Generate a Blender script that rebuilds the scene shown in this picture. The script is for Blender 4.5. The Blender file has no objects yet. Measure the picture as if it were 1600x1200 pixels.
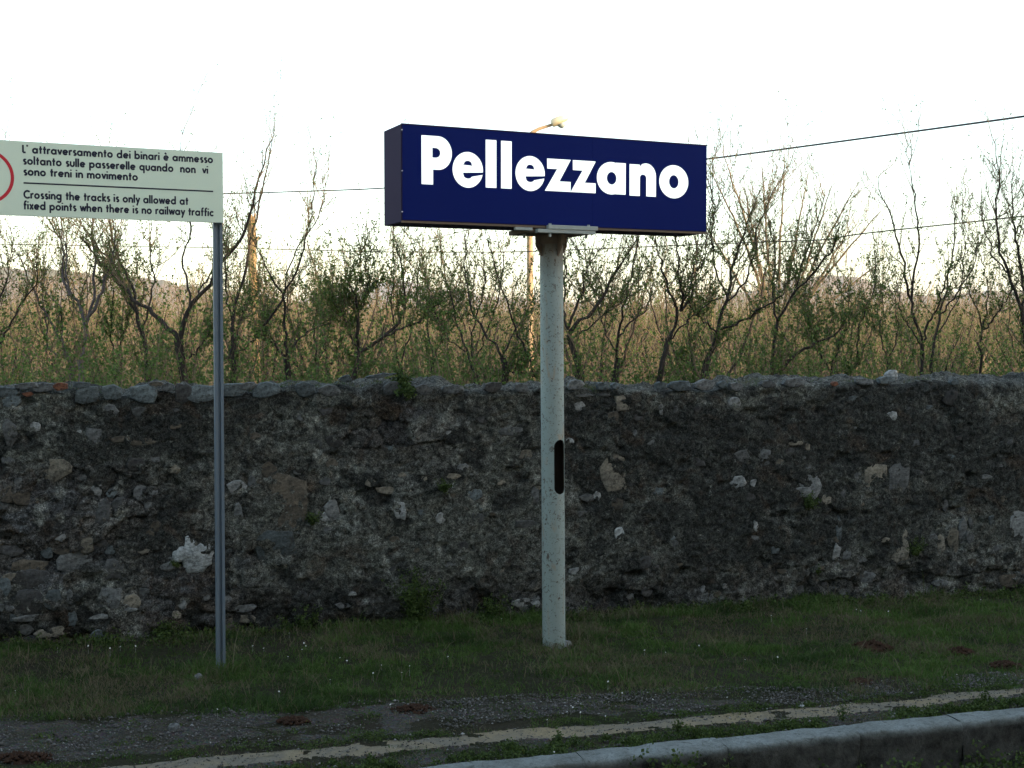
import bpy, bmesh, math, random
import numpy as np
from mathutils import Vector, Matrix
R = math.radians
S = bpy.context.scene
COL = S.collection
random.seed(11)
rng = np.random.default_rng(7)

# ------------------------------------------------------------------ camera, sky, sun, exposure
CAM_H, PITCH, F = 1.72, math.atan(80 / 2000), 2000.0      # F in pixels of the 1600 px wide photograph
cam = bpy.data.cameras.new("camera")
cam_ob = bpy.data.objects.new("camera", cam)
COL.objects.link(cam_ob)
cam_ob.location = (0, 0, CAM_H)
cam_ob.rotation_euler = (math.pi / 2 - PITCH, 0, 0)
cam.sensor_width = 36
cam.lens = 36 * F / 1600
cam.clip_start = .1
cam.clip_end = 12000
S.camera = cam_ob

SUN_EL, SUN_AZ = R(14), R(120)                             # azimuth clockwise from +Y: low evening sun behind the camera, to the right
world = bpy.data.worlds.new("World")
S.world = world
world.use_nodes = True
wn = world.node_tree
sky = wn.nodes.new("ShaderNodeTexSky")
sky.sky_type = 'NISHITA'
sky.sun_disc = False
sky.sun_elevation = SUN_EL
sky.sun_rotation = SUN_AZ
sky.dust_density = 1.0
veil = wn.nodes.new("ShaderNodeMix")                        # thin even evening haze over the whole sky
veil.data_type = 'RGBA'; veil.blend_type = 'ADD'; veil.inputs[0].default_value = 1
veil.inputs[7].default_value = (.42, .40, .12, 1)
wn.links.new(sky.outputs[0], veil.inputs[6])
wn.links.new(veil.outputs[2], wn.nodes["Background"].inputs[0])
wn.nodes["Background"].inputs[1].default_value = .15
sun = bpy.data.lights.new("sun", 'SUN')
sun.energy = 3.6
sun.angle = R(.53)
sun.color = (1.0, .77, .52)
sun_ob = bpy.data.objects.new("sun", sun)
COL.objects.link(sun_ob)
to_sun = Vector((math.cos(SUN_EL) * math.sin(SUN_AZ), math.cos(SUN_EL) * math.cos(SUN_AZ), math.sin(SUN_EL)))
sun_ob.rotation_euler = to_sun.to_track_quat('Z', 'Y').to_euler()
S.view_settings.view_transform = 'Standard'
S.view_settings.look = 'None'
S.view_settings.gamma = 1
S.view_settings.use_curve_mapping = False
S.view_settings.exposure = 1.8

# ------------------------------------------------------------------ turning photo positions into places
FW = Vector((0, math.cos(PITCH), -math.sin(PITCH)))
UP = Vector((0, math.sin(PITCH), math.cos(PITCH)))
EYE = Vector((0, 0, CAM_H))
def ray(x, y): return FW + Vector((1, 0, 0)) * ((x - 800) / F) + UP * ((600 - y) / F)
def at(x, y, Y):
    r = ray(x, y); return EYE + r * (Y / r.y)
def gp(x, y, z=0.0):
    r = ray(x, y); return EYE + r * ((z - CAM_H) / r.z)
def on_plane(x, y, p0, n):
    r = ray(x, y); return EYE + r * ((p0 - EYE).dot(n) / r.dot(n))

# ------------------------------------------------------------------ object helpers
def tag(o, label=None, cat=None, group=None, kind=None):
    if label: o['label'] = label
    if cat: o['category'] = cat
    if group: o['group'] = group
    if kind: o['kind'] = kind
    return o
def empty(name, loc=(0, 0, 0), rz=0):
    o = bpy.data.objects.new(name, None)
    COL.objects.link(o)
    o.empty_display_size = .2
    o.location = loc
    o.rotation_euler = (0, 0, rz)
    return o
def link(name, me, m=None, parent=None):
    o = bpy.data.objects.new(name, me)
    COL.objects.link(o)
    if m is not None and not me.materials: me.materials.append(m)
    if parent is not None: o.parent = parent
    return o
def mesh_np(name, V, Fc, smooth=False, attrs=None):
    """V (n,3) array, Fc (m,k) array of equal-sided faces or list of such arrays"""
    me = bpy.data.meshes.new(name)
    V = np.asarray(V, dtype=np.float32)
    fs = Fc if isinstance(Fc, list) else [Fc]
    fs = [np.asarray(f, dtype=np.int32) for f in fs if len(f)]
    me.vertices.add(len(V)); me.vertices.foreach_set("co", V.ravel())
    nl = sum(f.size for f in fs); nf = sum(len(f) for f in fs)
    me.loops.add(nl); me.polygons.add(nf)
    me.loops.foreach_set("vertex_index", np.concatenate([f.ravel() for f in fs]))
    tot = np.concatenate([np.full(len(f), f.shape[1], dtype=np.int32) for f in fs])
    st = np.concatenate([[0], np.cumsum(tot)[:-1]]).astype(np.int32)
    me.polygons.foreach_set("loop_start", st); me.polygons.foreach_set("loop_total", tot)
    if smooth: me.polygons.foreach_set("use_smooth", np.ones(nf, dtype=bool))
    for k, a in (attrs or {}).items():
        at_ = me.attributes.new(k, 'FLOAT', 'POINT')
        at_.data.foreach_set("value", np.asarray(a, dtype=np.float32))
    me.update(calc_edges=True)
    return me
class MB:
    """collects boxes, prisms, tubes, polygons and links them as one mesh"""
    def __init__(s): s.v = []; s.f = []
    def add(s, vs, fs):
        b = len(s.v); s.v += [tuple(v) for v in vs]; s.f += [tuple(i + b for i in f) for f in fs]; return s
    def box(s, x0, x1, y0, y1, z0, z1):
        return s.add([(x, y, z) for x in (x0, x1) for y in (y0, y1) for z in (z0, z1)],
                     [(0, 1, 3, 2), (4, 6, 7, 5), (0, 4, 5, 1), (2, 3, 7, 6), (0, 2, 6, 4), (1, 5, 7, 3)])
    def prism(s, pts, y0, y1):          # outline in x,z extruded along y
        n = len(pts)
        vs = [(p[0], y0, p[1]) for p in pts] + [(p[0], y1, p[1]) for p in pts]
        return s.add(vs, [tuple(range(n)), tuple(range(2 * n - 1, n - 1, -1))] + [(i, i + n, (i + 1) % n + n, (i + 1) % n) for i in range(n)])
    def tube(s, pts, rad, sides=8, cap=True):
        pts = [Vector(p) for p in pts]
        if not hasattr(rad, '__len__'): rad = [rad] * len(pts)
        vs = []; fs = []
        for i, p in enumerate(pts):
            d = (pts[min(i + 1, len(pts) - 1)] - pts[max(i - 1, 0)]).normalized()
            a = d.orthogonal().normalized() if abs(d.z) < .9 else Vector((1, 0, 0)).cross(d).normalized()
            if abs(d.z) < .9: a = d.cross(Vector((0, 0, 1))).normalized()
            b = d.cross(a)
            for k in range(sides):
                t = 2 * math.pi * k / sides
                vs.append(p + (a * math.cos(t) + b * math.sin(t)) * rad[i])
        for i in range(len(pts) - 1):
            for k in range(sides):
                k2 = (k + 1) % sides
                fs.append((i * sides + k, i * sides + k2, (i + 1) * sides + k2, (i + 1) * sides + k))
        if cap: fs += [tuple(range(sides))[::-1], tuple(range((len(pts) - 1) * sides, len(pts) * sides))]
        return s.add(vs, fs)
    def build(s, name, m, parent=None, bevel=0, smooth=False):
        me = bpy.data.meshes.new(name)
        me.from_pydata(s.v, [], s.f)
        bm = bmesh.new(); bm.from_mesh(me)
        bmesh.ops.recalc_face_normals(bm, faces=bm.faces)
        if bevel:
            bmesh.ops.bevel(bm, geom=[e for e in bm.edges if len(e.link_faces) == 2 and e.calc_face_angle(0) > .5], offset=bevel, segments=2, affect='EDGES', profile=.5, clamp_overlap=True)
        bm.to_mesh(me); bm.free()
        if smooth:
            for p in me.polygons: p.use_smooth = True
            try: me.set_sharp_from_angle(angle=R(40))
            except Exception: pass
        return link(name, me, m, parent)

# ------------------------------------------------------------------ value noise in numpy
def vnoise(x, y, seed=0):
    x = np.asarray(x, dtype=np.float64); y = np.asarray(y, dtype=np.float64)
    xi = np.floor(x).astype(np.int64); yi = np.floor(y).astype(np.int64)
    xf = x - xi; yf = y - yi
    def h(a, b):
        n = (a * 374761393 + b * 668265263 + seed * 974634777) & 0xffffffff
        n = ((n ^ (n >> 13)) * 1274126177) & 0xffffffff
        return ((n ^ (n >> 16)) & 0xffff) / 65535.0
    u = xf * xf * (3 - 2 * xf); v = yf * yf * (3 - 2 * yf)
    return (h(xi, yi) * (1 - u) + h(xi + 1, yi) * u) * (1 - v) + (h(xi, yi + 1) * (1 - u) + h(xi + 1, yi + 1) * u) * v
def fbm(x, y, o=4, seed=0):
    s = 0; a = .5; t = 0
    for i in range(o):
        s = s + a * vnoise(x * 2 ** i, y * 2 ** i, seed + i * 17); t += a; a *= .5
    return s / t
def worley(x, y, seed=0):
    """distance to the nearest cell, to the border, and a number per cell"""
    xi = np.floor(x).astype(np.int64); yi = np.floor(y).astype(np.int64)
    d1 = np.full(x.shape, 9.); d2 = np.full(x.shape, 9.); cid = np.zeros(x.shape)
    def h(a, b, k):
        n = (a * 374761393 + b * 668265263 + (seed + k) * 974634777) & 0xffffffff
        n = ((n ^ (n >> 13)) * 1274126177) & 0xffffffff
        return ((n ^ (n >> 16)) & 0xffff) / 65535.0
    for dx in (-1, 0, 1):
        for dy in (-1, 0, 1):
            a = xi + dx; b = yi + dy
            px = a + .15 + .7 * h(a, b, 1); py = b + .15 + .7 * h(a, b, 2)
            d = np.hypot(x - px, y - py)
            nr = d < d1
            d2 = np.where(nr, d1, np.minimum(d2, d)); cid = np.where(nr, h(a, b, 3), cid); d1 = np.where(nr, d, d1)
    return d1, d2 - d1, cid

# ------------------------------------------------------------------ materials
def mat(name, build):
    m = bpy.data.materials.new(name)
    m.use_nodes = True
    nt = m.node_tree
    b = nt.nodes["Principled BSDF"]
    class N:
        def new(s, t, **k):
            n = nt.nodes.new(t)
            for a, v in k.items():
                if hasattr(n, a): setattr(n, a, v)
            return n
        def ln(s, a, c): nt.links.new(a, c)
        def co(s, kind="Object"): return s.new("ShaderNodeTexCoord").outputs[kind]
        def noise(s, sc, det=4, rough=.6, dist=0, vec=None, stretch=None):
            n = s.new("ShaderNodeTexNoise")
            n.inputs["Scale"].default_value = sc; n.inputs["Detail"].default_value = det
            n.inputs["Roughness"].default_value = rough; n.inputs["Distortion"].default_value = dist
            v = vec if vec is not None else s.co()
            if stretch:
                mp = s.new("ShaderNodeMapping"); mp.inputs["Scale"].default_value = stretch; s.ln(v, mp.inputs[0]); v = mp.outputs[0]
            s.ln(v, n.inputs["Vector"]); return n.outputs["Fac"]
        def vor(s, sc, feat='F1', vec=None, out="Distance"):
            n = s.new("ShaderNodeTexVoronoi"); n.feature = feat; n.inputs["Scale"].default_value = sc
            s.ln(vec if vec is not None else s.co(), n.inputs["Vector"]); return n.outputs[out]
        def ramp(s, fac, stops, interp='LINEAR'):
            n = s.new("ShaderNodeValToRGB"); e = n.color_ramp; e.interpolation = interp
            while len(e.elements) > 1: e.elements.remove(e.elements[-1])
            for i, (p, c) in enumerate(stops):
                c = (c, c, c) if not hasattr(c, '__len__') else c
                el = e.elements[0] if i == 0 else e.elements.new(p)
                el.position = p; el.color = (*c, 1)
            s.ln(fac, n.inputs[0]); return n.outputs[0]
        def mix(s, fac, a, c, mode='MIX'):
            n = s.new("ShaderNodeMix"); n.data_type = 'RGBA'; n.blend_type = mode
            for i, v in ((0, fac), (6, a), (7, c)):
                if hasattr(v, 'is_linked'): s.ln(v, n.inputs[i])
                elif i == 0: n.inputs[0].default_value = v
                else: n.inputs[i].default_value = (*v, 1)
            return n.outputs[2]
        def attr(s, nm):
            n = s.new("ShaderNodeAttribute"); n.attribute_name = nm; return n.outputs["Fac"]
        def math(s, op, a, c):
            n = s.new("ShaderNodeMath"); n.operation = op
            for i, v in ((0, a), (1, c)):
                if hasattr(v, 'is_linked'): s.ln(v, n.inputs[i])
                else: n.inputs[i].default_value = v
            return n.outputs[0]
        def bump(s, h, st=.5, d=.01):
            n = s.new("ShaderNodeBump"); n.inputs["Strength"].default_value = st; n.inputs["Distance"].default_value = d
            s.ln(h, n.inputs["Height"]); s.ln(n.outputs[0], b.inputs["Normal"])
        def rnd(s): return s.new("ShaderNodeObjectInfo").outputs["Random"]
    n = N()
    c = build(n, b)
    if c is not None:
        if hasattr(c, 'is_linked'): n.ln(c, b.inputs["Base Color"])
        else: b.inputs["Base Color"].default_value = (*c, 1)
    return m
def rough(b, r, spec=.3, metal=0):
    b.inputs["Roughness"].default_value = r
    b.inputs["Specular IOR Level"].default_value = spec
    b.inputs["Metallic"].default_value = metal

def m_wall(n, b):
    rough(b, .95, .1)
    cell = n.attr("cell"); joint = n.attr("joint"); plaster = n.attr("plaster"); soot = n.attr("soot"); pale = n.attr("pale")
    big = n.noise(1.3, 5, .65, .6); mid = n.noise(7, 6, .7, .5); fine = n.noise(60, 5, .75, .4)
    stone = n.ramp(cell, [(0, (.055, .056, .058)), (.3, (.085, .078, .066)), (.55, (.10, .105, .11)), (.75, (.075, .06, .045)), (.9, (.13, .13, .125)), (1, (.17, .165, .15))])
    mortar = n.mix(mid, (.072, .076, .064), (.165, .172, .150))
    c = n.mix(plaster, stone, mortar)
    c = n.mix(joint, c, (.03, .026, .02))
    c = n.mix(n.ramp(mid, [(.35, 0), (.7, .55)]), c, (.04, .042, .045))
    c = n.mix(pale, c, n.mix(fine, (.14, .145, .13), (.25, .262, .24)))
    c = n.mix(soot, c, n.mix(fine, (.013, .015, .015), (.038, .040, .037)))
    c = n.mix(n.ramp(n.noise(13, 6, .75, 1.4), [(.50, 0), (.60, .75)]), c, (.028, .028, .026))
    c = n.mix(n.ramp(n.noise(19, 6, .7, .8), [(.60, 0), (.70, .7)]), c, (.19, .195, .175))
    brown = n.ramp(n.noise(4.3, 5, .6, 1.2), [(.56, 0), (.70, .5)])
    c = n.mix(brown, c, (.065, .04, .024))
    gr = n.ramp(n.noise(33, 6, .8, 1.0), [(.0, .08), (.40, .30), (.52, 1.05), (.62, 1.7), (.75, 3.4)])
    c = n.mix(1, c, gr, 'MULTIPLY')
    gr = n.ramp(n.noise(130, 4, .8), [(.3, .25), (.48, .9), (.60, 1.8), (.72, 3.2)])
    c = n.mix(1, c, gr, 'MULTIPLY')
    sp = n.ramp(n.vor(95), [(.0, 1), (.09, 1), (.13, 0)])
    spm = n.ramp(n.noise(21, 3, .6), [(.55, 0), (.62, 1)])
    c = n.mix(n.math('MULTIPLY', sp, spm), c, (.26, .27, .25))
    h = n.math('ADD', n.noise(48, 8, .75), n.math('MULTIPLY', n.noise(170, 4, .7), .5))
    n.bump(h, .9, .02)
    return c
def m_stone(c1, c2, cover=.85, lo=.52):
    def f(n, b):
        rough(b, .9, .2)
        g = n.noise(9, 6, .7, .8); fine = n.noise(55, 5, .75, .3)
        c = n.mix(n.ramp(g, [(.3, 0), (.7, 1)]), c1, c2)
        c = n.mix(1, c, n.ramp(fine, [(.25, .3), (.5, 1), (.72, 1.6)]), 'MULTIPLY')
        c = n.mix(1, c, n.ramp(n.noise(24, 5, .7, .6, stretch=(1, 1, 2.5)), [(.35, .55), (.55, 1.15)]), 'MULTIPLY')
        c = n.mix(1, c, n.ramp(n.rnd(), [(0, .7), (1, 1.3)]), 'MULTIPLY')
        c = n.mix(n.ramp(n.noise(17, 5, .7, 1.5), [(lo, 0), (lo + .14, cover)]), c, (.03, .03, .027))
        n.bump(n.noise(40, 8, .7), .7, .012)
        return c
    return f
M = {}
M['wall'] = mat("old_masonry", m_wall)
M['pale_stone'] = mat("pale_limestone", m_stone((.23, .24, .24), (.15, .155, .155), .6, .56))
M['white_stone'] = mat("white_limestone", m_stone((.36, .38, .385), (.20, .22, .225), .6, .58))
M['slate'] = mat("blue_slate", m_stone((.115, .135, .142), (.062, .074, .078)))
M['dark_stone'] = mat("dark_stone", m_stone((.062, .064, .068), (.045, .042, .038)))
M['brown_stone'] = mat("brown_stone", m_stone((.10, .085, .065), (.055, .048, .04)))
M['beige_stone'] = mat("beige_stone", m_stone((.19, .17, .135), (.13, .12, .10)))
M['red_brick'] = mat("red_brick", m_stone((.19, .075, .045), (.12, .06, .04)))
M['mid_stone'] = mat("grey_stone", m_stone((.115, .12, .12), (.075, .078, .08)))

def m_soil(n, b):
    rough(b, .95, .1)
    g = n.noise(2.2, 6, .65, .5); f = n.noise(70, 6, .8, .3)
    c = n.mix(n.ramp(g, [(.35, 0), (.65, 1)]), (.022, .028, .012), (.036, .030, .022))
    c = n.mix(1, c, n.ramp(f, [(.25, .35), (.5, 1), (.8, 1.7)]), 'MULTIPLY')
    n.bump(f, .8, .02)
    return c
M['soil'] = mat("soil_and_turf", m_soil)
def m_gravel(n, b):
    rough(b, .95, .15)
    f = n.vor(75, out="Color"); v = n.vor(75); g = n.noise(5, 5, .7, .6)
    c = n.mix(.3, (.055, .052, .047), f, 'SOFT_LIGHT')
    c = n.mix(n.ramp(g, [(.4, 0), (.62, .9)]), c, (.035, .032, .022))
    c = n.mix(1, c, n.ramp(n.noise(120, 4, .8), [(.3, .5), (.5, 1), (.7, 2.0)]), 'MULTIPLY')
    n.bump(v, .9, .012)
    return c
M['gravel'] = mat("dark_fine_gravel", m_gravel)
def m_path(n, b):
    rough(b, .95, .1)
    g = n.noise(3.5, 6, .7, .8); f = n.noise(90, 6, .8)
    c = n.mix(n.ramp(g, [(.35, 0), (.6, 1)]), (.215, .175, .110), (.14, .128, .105))
    c = n.mix(n.ramp(n.noise(11, 6, .75, 1.0), [(.55, 0), (.68, .8)]), c, (.05, .047, .03))
    c = n.mix(1, c, n.ramp(f, [(.25, .6), (.5, 1), (.8, 1.35)]), 'MULTIPLY')
    n.bump(f, .5, .006)
    return c
M['path'] = mat("sandy_yellow_edge_strip", m_path)
def m_kerb(n, b):
    rough(b, .85, .2)
    g = n.noise(6, 6, .7, .4); f = n.noise(80, 6, .8)
    c = n.mix(n.ramp(g, [(.35, 0), (.65, 1)]), (.20, .225, .228), (.125, .137, .132))
    c = n.mix(n.ramp(n.noise(18, 6, .75, 1.5), [(.54, 0), (.64, .7)]), c, (.05, .052, .045))
    c = n.mix(1, c, n.ramp(f, [(.3, .55), (.5, 1), (.75, 1.3)]), 'MULTIPLY')
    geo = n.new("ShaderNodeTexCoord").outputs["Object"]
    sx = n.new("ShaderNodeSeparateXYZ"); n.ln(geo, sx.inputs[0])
    face = n.math('ADD', sx.outputs[2], n.math('MULTIPLY', n.noise(14, 4, .6), .03))     # the face below the worn top is darker and mottled
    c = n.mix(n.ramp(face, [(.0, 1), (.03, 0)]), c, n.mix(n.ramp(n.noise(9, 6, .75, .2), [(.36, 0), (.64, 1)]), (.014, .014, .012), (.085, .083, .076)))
    n.bump(n.noise(30, 8, .75), .8, .012)
    return c
M['kerb'] = mat("worn_kerb_stone", m_kerb)
def m_leafy(c1, c2, c3=None, sub=.0):
    def f(n, b):
        rough(b, .7, .2)
        v = n.attr("vary")
        st = [(0, c1), (.6, c2)] + ([(.78, c2), (.82, c3), (1, c3)] if c3 else [(1, c2)])
        c = n.ramp(v, st)
        b.inputs["Subsurface Weight"].default_value = 0
        if sub:
            t = n.new("ShaderNodeBsdfTranslucent"); n.ln(c, t.inputs[0])
            mx = n.new("ShaderNodeMixShader"); mx.inputs[0].default_value = sub
            out = [q for q in b.id_data.nodes if q.type == 'OUTPUT_MATERIAL'][0]
            n.ln(b.outputs[0], mx.inputs[1]); n.ln(t.outputs[0], mx.inputs[2]); n.ln(mx.outputs[0], out.inputs[0])
        return c
    return f
M['grass'] = mat("grass_blades", m_leafy((.022, .048, .011), (.075, .135, .028), (.14, .12, .075), .3))
M['leaf'] = mat("young_leaves", m_leafy((.048, .088, .020), (.10, .155, .038), None, .4))
M['weed'] = mat("weed_leaves", m_leafy((.028, .05, .013), (.065, .10, .024), None, .2))
def m_bark(c1, c2, sc=30):
    def f(n, b):
        rough(b, .9, .15)
        c = n.mix(n.noise(sc, 5, .7, .5, stretch=(1, 1, .35)), c1, c2)
        n.bump(n.noise(sc * 2, 5, .7, stretch=(1, 1, .3)), .5, .006)
        return c
    return f
M['bark'] = mat("dark_fruit_tree_bark", m_bark((.020, .016, .014), (.052, .043, .037)))
M['grey_bark'] = mat("grey_purple_bark", m_bark((.07, .06, .06), (.14, .12, .12)))
M['twig'] = mat("brown_twigs", m_bark((.11, .083, .055), (.23, .175, .11)))
M['gold_bark'] = mat("dry_stripped_wood", m_bark((.16, .10, .05), (.42, .28, .13), 14))
def m_pole(n, b):
    rough(b, .55, .35)
    g = n.noise(4, 5, .6, .4, stretch=(1, 1, .3))
    c = n.mix(g, (.215, .27, .262), (.285, .33, .31))
    sp = n.ramp(n.noise(42, 4, .75, .6), [(.58, 0), (.63, 1)])
    spm = n.ramp(n.noise(7, 4, .6), [(.36, 0), (.5, 1)])
    c = n.mix(n.math('MULTIPLY', sp, spm), c, (.075, .05, .035))
    c = n.mix(n.ramp(n.noise(12, 5, .7, 1, stretch=(1, 1, .25)), [(.56, 0), (.7, .75)]), c, (.30, .20, .12))
    c = n.mix(n.ramp(n.noise(85, 3, .7), [(.61, 0), (.65, .85)]), c, (.06, .055, .05))
    g2 = n.co(); sx = n.new("ShaderNodeSeparateXYZ"); n.ln(g2, sx.inputs[0])
    rust = n.math('ADD', sx.outputs[2], n.math('MULTIPLY', n.noise(9, 5, .7, stretch=(1, 1, .12)), .34))
    c = n.mix(n.ramp(n.math('SUBTRACT', rust, 2.18), [(.0, 0), (.19, .9)]), c, (.10, .065, .04))
    n.bump(n.noise(60, 4, .6), .15, .003)
    return c
M['pole'] = mat("speckled_grey_pole_paint", m_pole)
M['pole_inside'] = mat("dark_brown_pole_inside", lambda n, b: (rough(b, .9, .1), (.035, .025, .018))[1])  # dark brown for the inner faces of the pole
M['steel'] = mat("galvanised_plate", lambda n, b: (rough(b, .6, .4, .0), n.mix(n.noise(25, 4, .6), (.24, .27, .26), (.36, .39, .37)))[1])
M['rust_shade'] = mat("rusty_and_shaded_steel", lambda n, b: (rough(b, .8, .2), n.mix(n.noise(20, 4, .6), (.10, .07, .05), (.17, .125, .095)))[1])  # rust brown, also used as the shadow tone of the flange plate
def m_plum(n, b):
    rough(b, .8, .08); return n.mix(n.noise(3, 4, .6), (.030, .022, .048), (.046, .032, .062))
M['box_side'] = mat("sign_box_side_paint", m_plum)
def m_blue(n, b):
    rough(b, .6, .05)
    b.inputs["Emission Color"].default_value = (.012, .05, .5, 1)
    b.inputs["Emission Strength"].default_value = .012
    return n.mix(n.noise(1.5, 3, .5), (.0015, .005, .060), (.003, .009, .080))
M['blue'] = mat("blue_translucent_panel", m_blue)
def m_letter(n, b):
    rough(b, .4, .3)
    b.inputs["Emission Color"].default_value = (.90, 1, .98, 1)
    b.inputs["Emission Strength"].default_value = .30
    return n.mix(n.noise(30, 5, .7), (.70, .76, .74), (.8, .83, .82))
M['letter'] = mat("backlit_white_letter", m_letter)
M['screw'] = mat("bright_screw", lambda n, b: (rough(b, .3, .5), (.7, .7, .7))[1])
M['plate'] = mat("cream_sign_plate", lambda n, b: (rough(b, .45, .3), n.mix(n.noise(2.0, 3, .5), (.60, .70, .58), (.65, .74, .61)))[1])
M['ink'] = mat("dark_blue_print", lambda n, b: (rough(b, .6, .2), (.02, .022, .04))[1])
M['red'] = mat("red_print", lambda n, b: (rough(b, .5, .3), (.50, .02, .035))[1])
M['post'] = mat("blue_grey_post_paint", lambda n, b: (rough(b, .5, .4), n.mix(n.noise(8, 5, .6, stretch=(1, 1, .2)), (.085, .115, .15), (.13, .165, .20)))[1])
M['concrete'] = mat("pale_concrete", lambda n, b: (rough(b, .9, .2), n.mix(n.noise(12, 6, .7), (.25, .25, .24), (.4, .4, .38)))[1])
M['render'] = mat("station_wall_render", lambda n, b: (rough(b, .9, .2), n.mix(n.noise(1.2, 6, .7), (.42, .33, .2), (.5, .4, .26)))[1])
M['roof'] = mat("clay_roof_tiles", lambda n, b: (rough(b, .9, .2), n.mix(n.noise(6, 5, .7), (.22, .09, .05), (.32, .15, .09)))[1])
M['glass'] = mat("window_glass", lambda n, b: (rough(b, .05, .6), (.02, .025, .03))[1])
M['green_paint'] = mat("green_door_paint", lambda n, b: (rough(b, .5, .3), (.03, .07, .045))[1])
M['lamp_paint'] = mat("weathered_lamp_post", lambda n, b: (rough(b, .7, .3), n.mix(n.noise(3, 5, .7, stretch=(1, 1, .2)), (.42, .33, .2), (.30, .17, .09)))[1])
M['lamp_head'] = mat("cream_lamp_head", lambda n, b: (rough(b, .5, .3), (.6, .52, .36))[1])
M['cable'] = mat("black_cable_sheath", lambda n, b: (rough(b, .6, .3), (.02, .022, .028))[1])
M['petal'] = mat("daisy_petals", lambda n, b: (rough(b, .7, .2), (.5, .5, .48))[1])
def m_earth(n, b):
    rough(b, .95, .1); n.bump(n.noise(60, 6, .8), .9, .015)
    return n.mix(n.noise(30, 5, .7), (.025, .017, .012), (.085, .045, .03))
M['earth'] = mat("reddish_earth", m_earth)
def m_field(n, b):
    rough(b, .95, .1)
    c = n.mix(n.ramp(n.noise(.05, 6, .7), [(.35, 0), (.65, 1)]), (.045, .055, .018), (.09, .075, .035))
    return n.mix(1, c, n.ramp(n.noise(2.5, 5, .8), [(.3, .5), (.7, 1.5)]), 'MULTIPLY')
M['field'] = mat("field_grass", m_field)
def m_hill(c1, c2, c3):
    def f(n, b):
        rough(b, .95, .1)
        c = n.mix(n.ramp(n.noise(.03, 6, .8), [(.35, 0), (.65, 1)]), c1, c2)
        return n.mix(n.ramp(n.noise(.008, 5, .7), [(.5, 0), (.6, .8)]), c, c3)
    return f
M['hill'] = mat("wooded_hillside", m_hill((.10, .075, .05), (.17, .12, .08), (.09, .095, .045)))
M['far_hill'] = mat("far_hillside", m_hill((.10, .09, .075), (.14, .12, .10), (.09, .09, .06)))

# ------------------------------------------------------------------ frames of the track-side line-up
WL, WR = gp(0, 1004), gp(1600, 922)                        # foot of the wall
ta = math.atan2(WR.y - WL.y, WR.x - WL.x)
T = Vector((math.cos(ta), math.sin(ta), 0)); NB = Vector((-T.y, T.x, 0))     # along the wall / away from the camera
KL, KR = gp(700, 1194, .02), gp(1600, 1104, .02)           # back edge of the kerb
ka = math.atan2(KR.y - KL.y, KR.x - KL.x)
KT = Vector((math.cos(ka), math.sin(ka), 0)); KB = Vector((-KT.y, KT.x, 0))

def curve_xy(pts, z=0):
    w = [gp(x, y, z) for x, y in pts]
    xs = np.array([p.x for p in w]); ys = np.array([p.y for p in w])
    s = KT.y / KT.x
    xs = np.concatenate([[xs[0] - 30], xs, [xs[-1] + 30]]); ys = np.concatenate([[ys[0] - 30 * s], ys, [ys[-1] + 30 * s]])
    return xs, ys
C_PATH_LO = curve_xy([(200, 1216), (400, 1197), (500, 1188), (600, 1178), (700, 1170), (800, 1158), (960, 1148), (1060, 1139), (1200, 1127), (1340, 1117), (1440, 1107), (1500, 1096), (1560, 1092), (1600, 1088)])
C_PATH_HI = curve_xy([(200, 1197), (400, 1177), (500, 1171), (560, 1162), (700, 1153), (800, 1142), (960, 1133), (1060, 1124), (1200, 1112), (1340, 1101), (1440, 1094), (1480, 1083), (1560, 1080), (1600, 1077)])
C_GRAV_LO = curve_xy([(0, 1192), (200, 1182), (330, 1166), (480, 1160), (650, 1146), (800, 1124), (900, 1112), (1000, 1117), (1150, 1106), (1300, 1094)])
C_GRAV_HI = curve_xy([(0, 1126), (100, 1122), (220, 1118), (400, 1116), (560, 1105), (700, 1102), (850, 1092), (1000, 1086), (1150, 1080), (1300, 1082)])
def yb(c, X): return np.interp(X, c[0], c[1])
def y_kerb(X): return KL.y + (X - KL.x) * KT.y / KT.x
def y_wall(X): return WL.y + (X - WL.x) * T.y / T.x

# ------------------------------------------------------------------ ground sheets
def ground_z(X, Y):
    """gentle rise of the verge towards the wall foot, small hummocks"""
    return (fbm(X * 2.1 + 40, Y * 2.1 + 40, 4, 5) - .5) * .05 * np.clip((Y - y_kerb(X) - .15) / .6, 0, 1)
def strip_mesh(name, m, lo, hi, z, nx=500, ny=60, x0=-9, x1=12, rag=.0, relief=True, kind='structure', parent=None):
    X = np.linspace(x0, x1, nx)
    a = lo(X) + (fbm(X * 6, X * 0 + 3, 4, 9) - .5) * rag; b = hi(X) + (fbm(X * 6, X * 0 + 8, 4, 10) - .5) * rag
    t = np.linspace(0, 1, ny)[:, None]
    Y = a[None, :] * (1 - t) + b[None, :] * t; XX = np.broadcast_to(X, Y.shape)
    Z = (ground_z(XX, Y) if relief else 0 * Y) + z
    V = np.stack([XX, Y, Z], -1).reshape(-1, 3)
    i = np.arange((ny - 1) * nx).reshape(ny - 1, nx)[:, :-1].ravel()
    me = mesh_np(name, V, np.stack([i, i + 1, i + nx + 1, i + nx], 1), True)
    o = link(name, me, m, parent)
    return tag(o, kind=kind) if parent is None else o
gxs = np.concatenate([np.linspace(-16, -4.4, 60), np.arange(-4.34, 5.3, .0115), np.linspace(5.4, 20, 70)])
tys = np.linspace(0, 1, 290)
GX, GT = np.meshgrid(gxs, tys)
g_lo, g_hi = y_kerb(GX) - .004, y_wall(GX) + .25
GY = g_lo + (g_hi - g_lo) * GT
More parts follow.
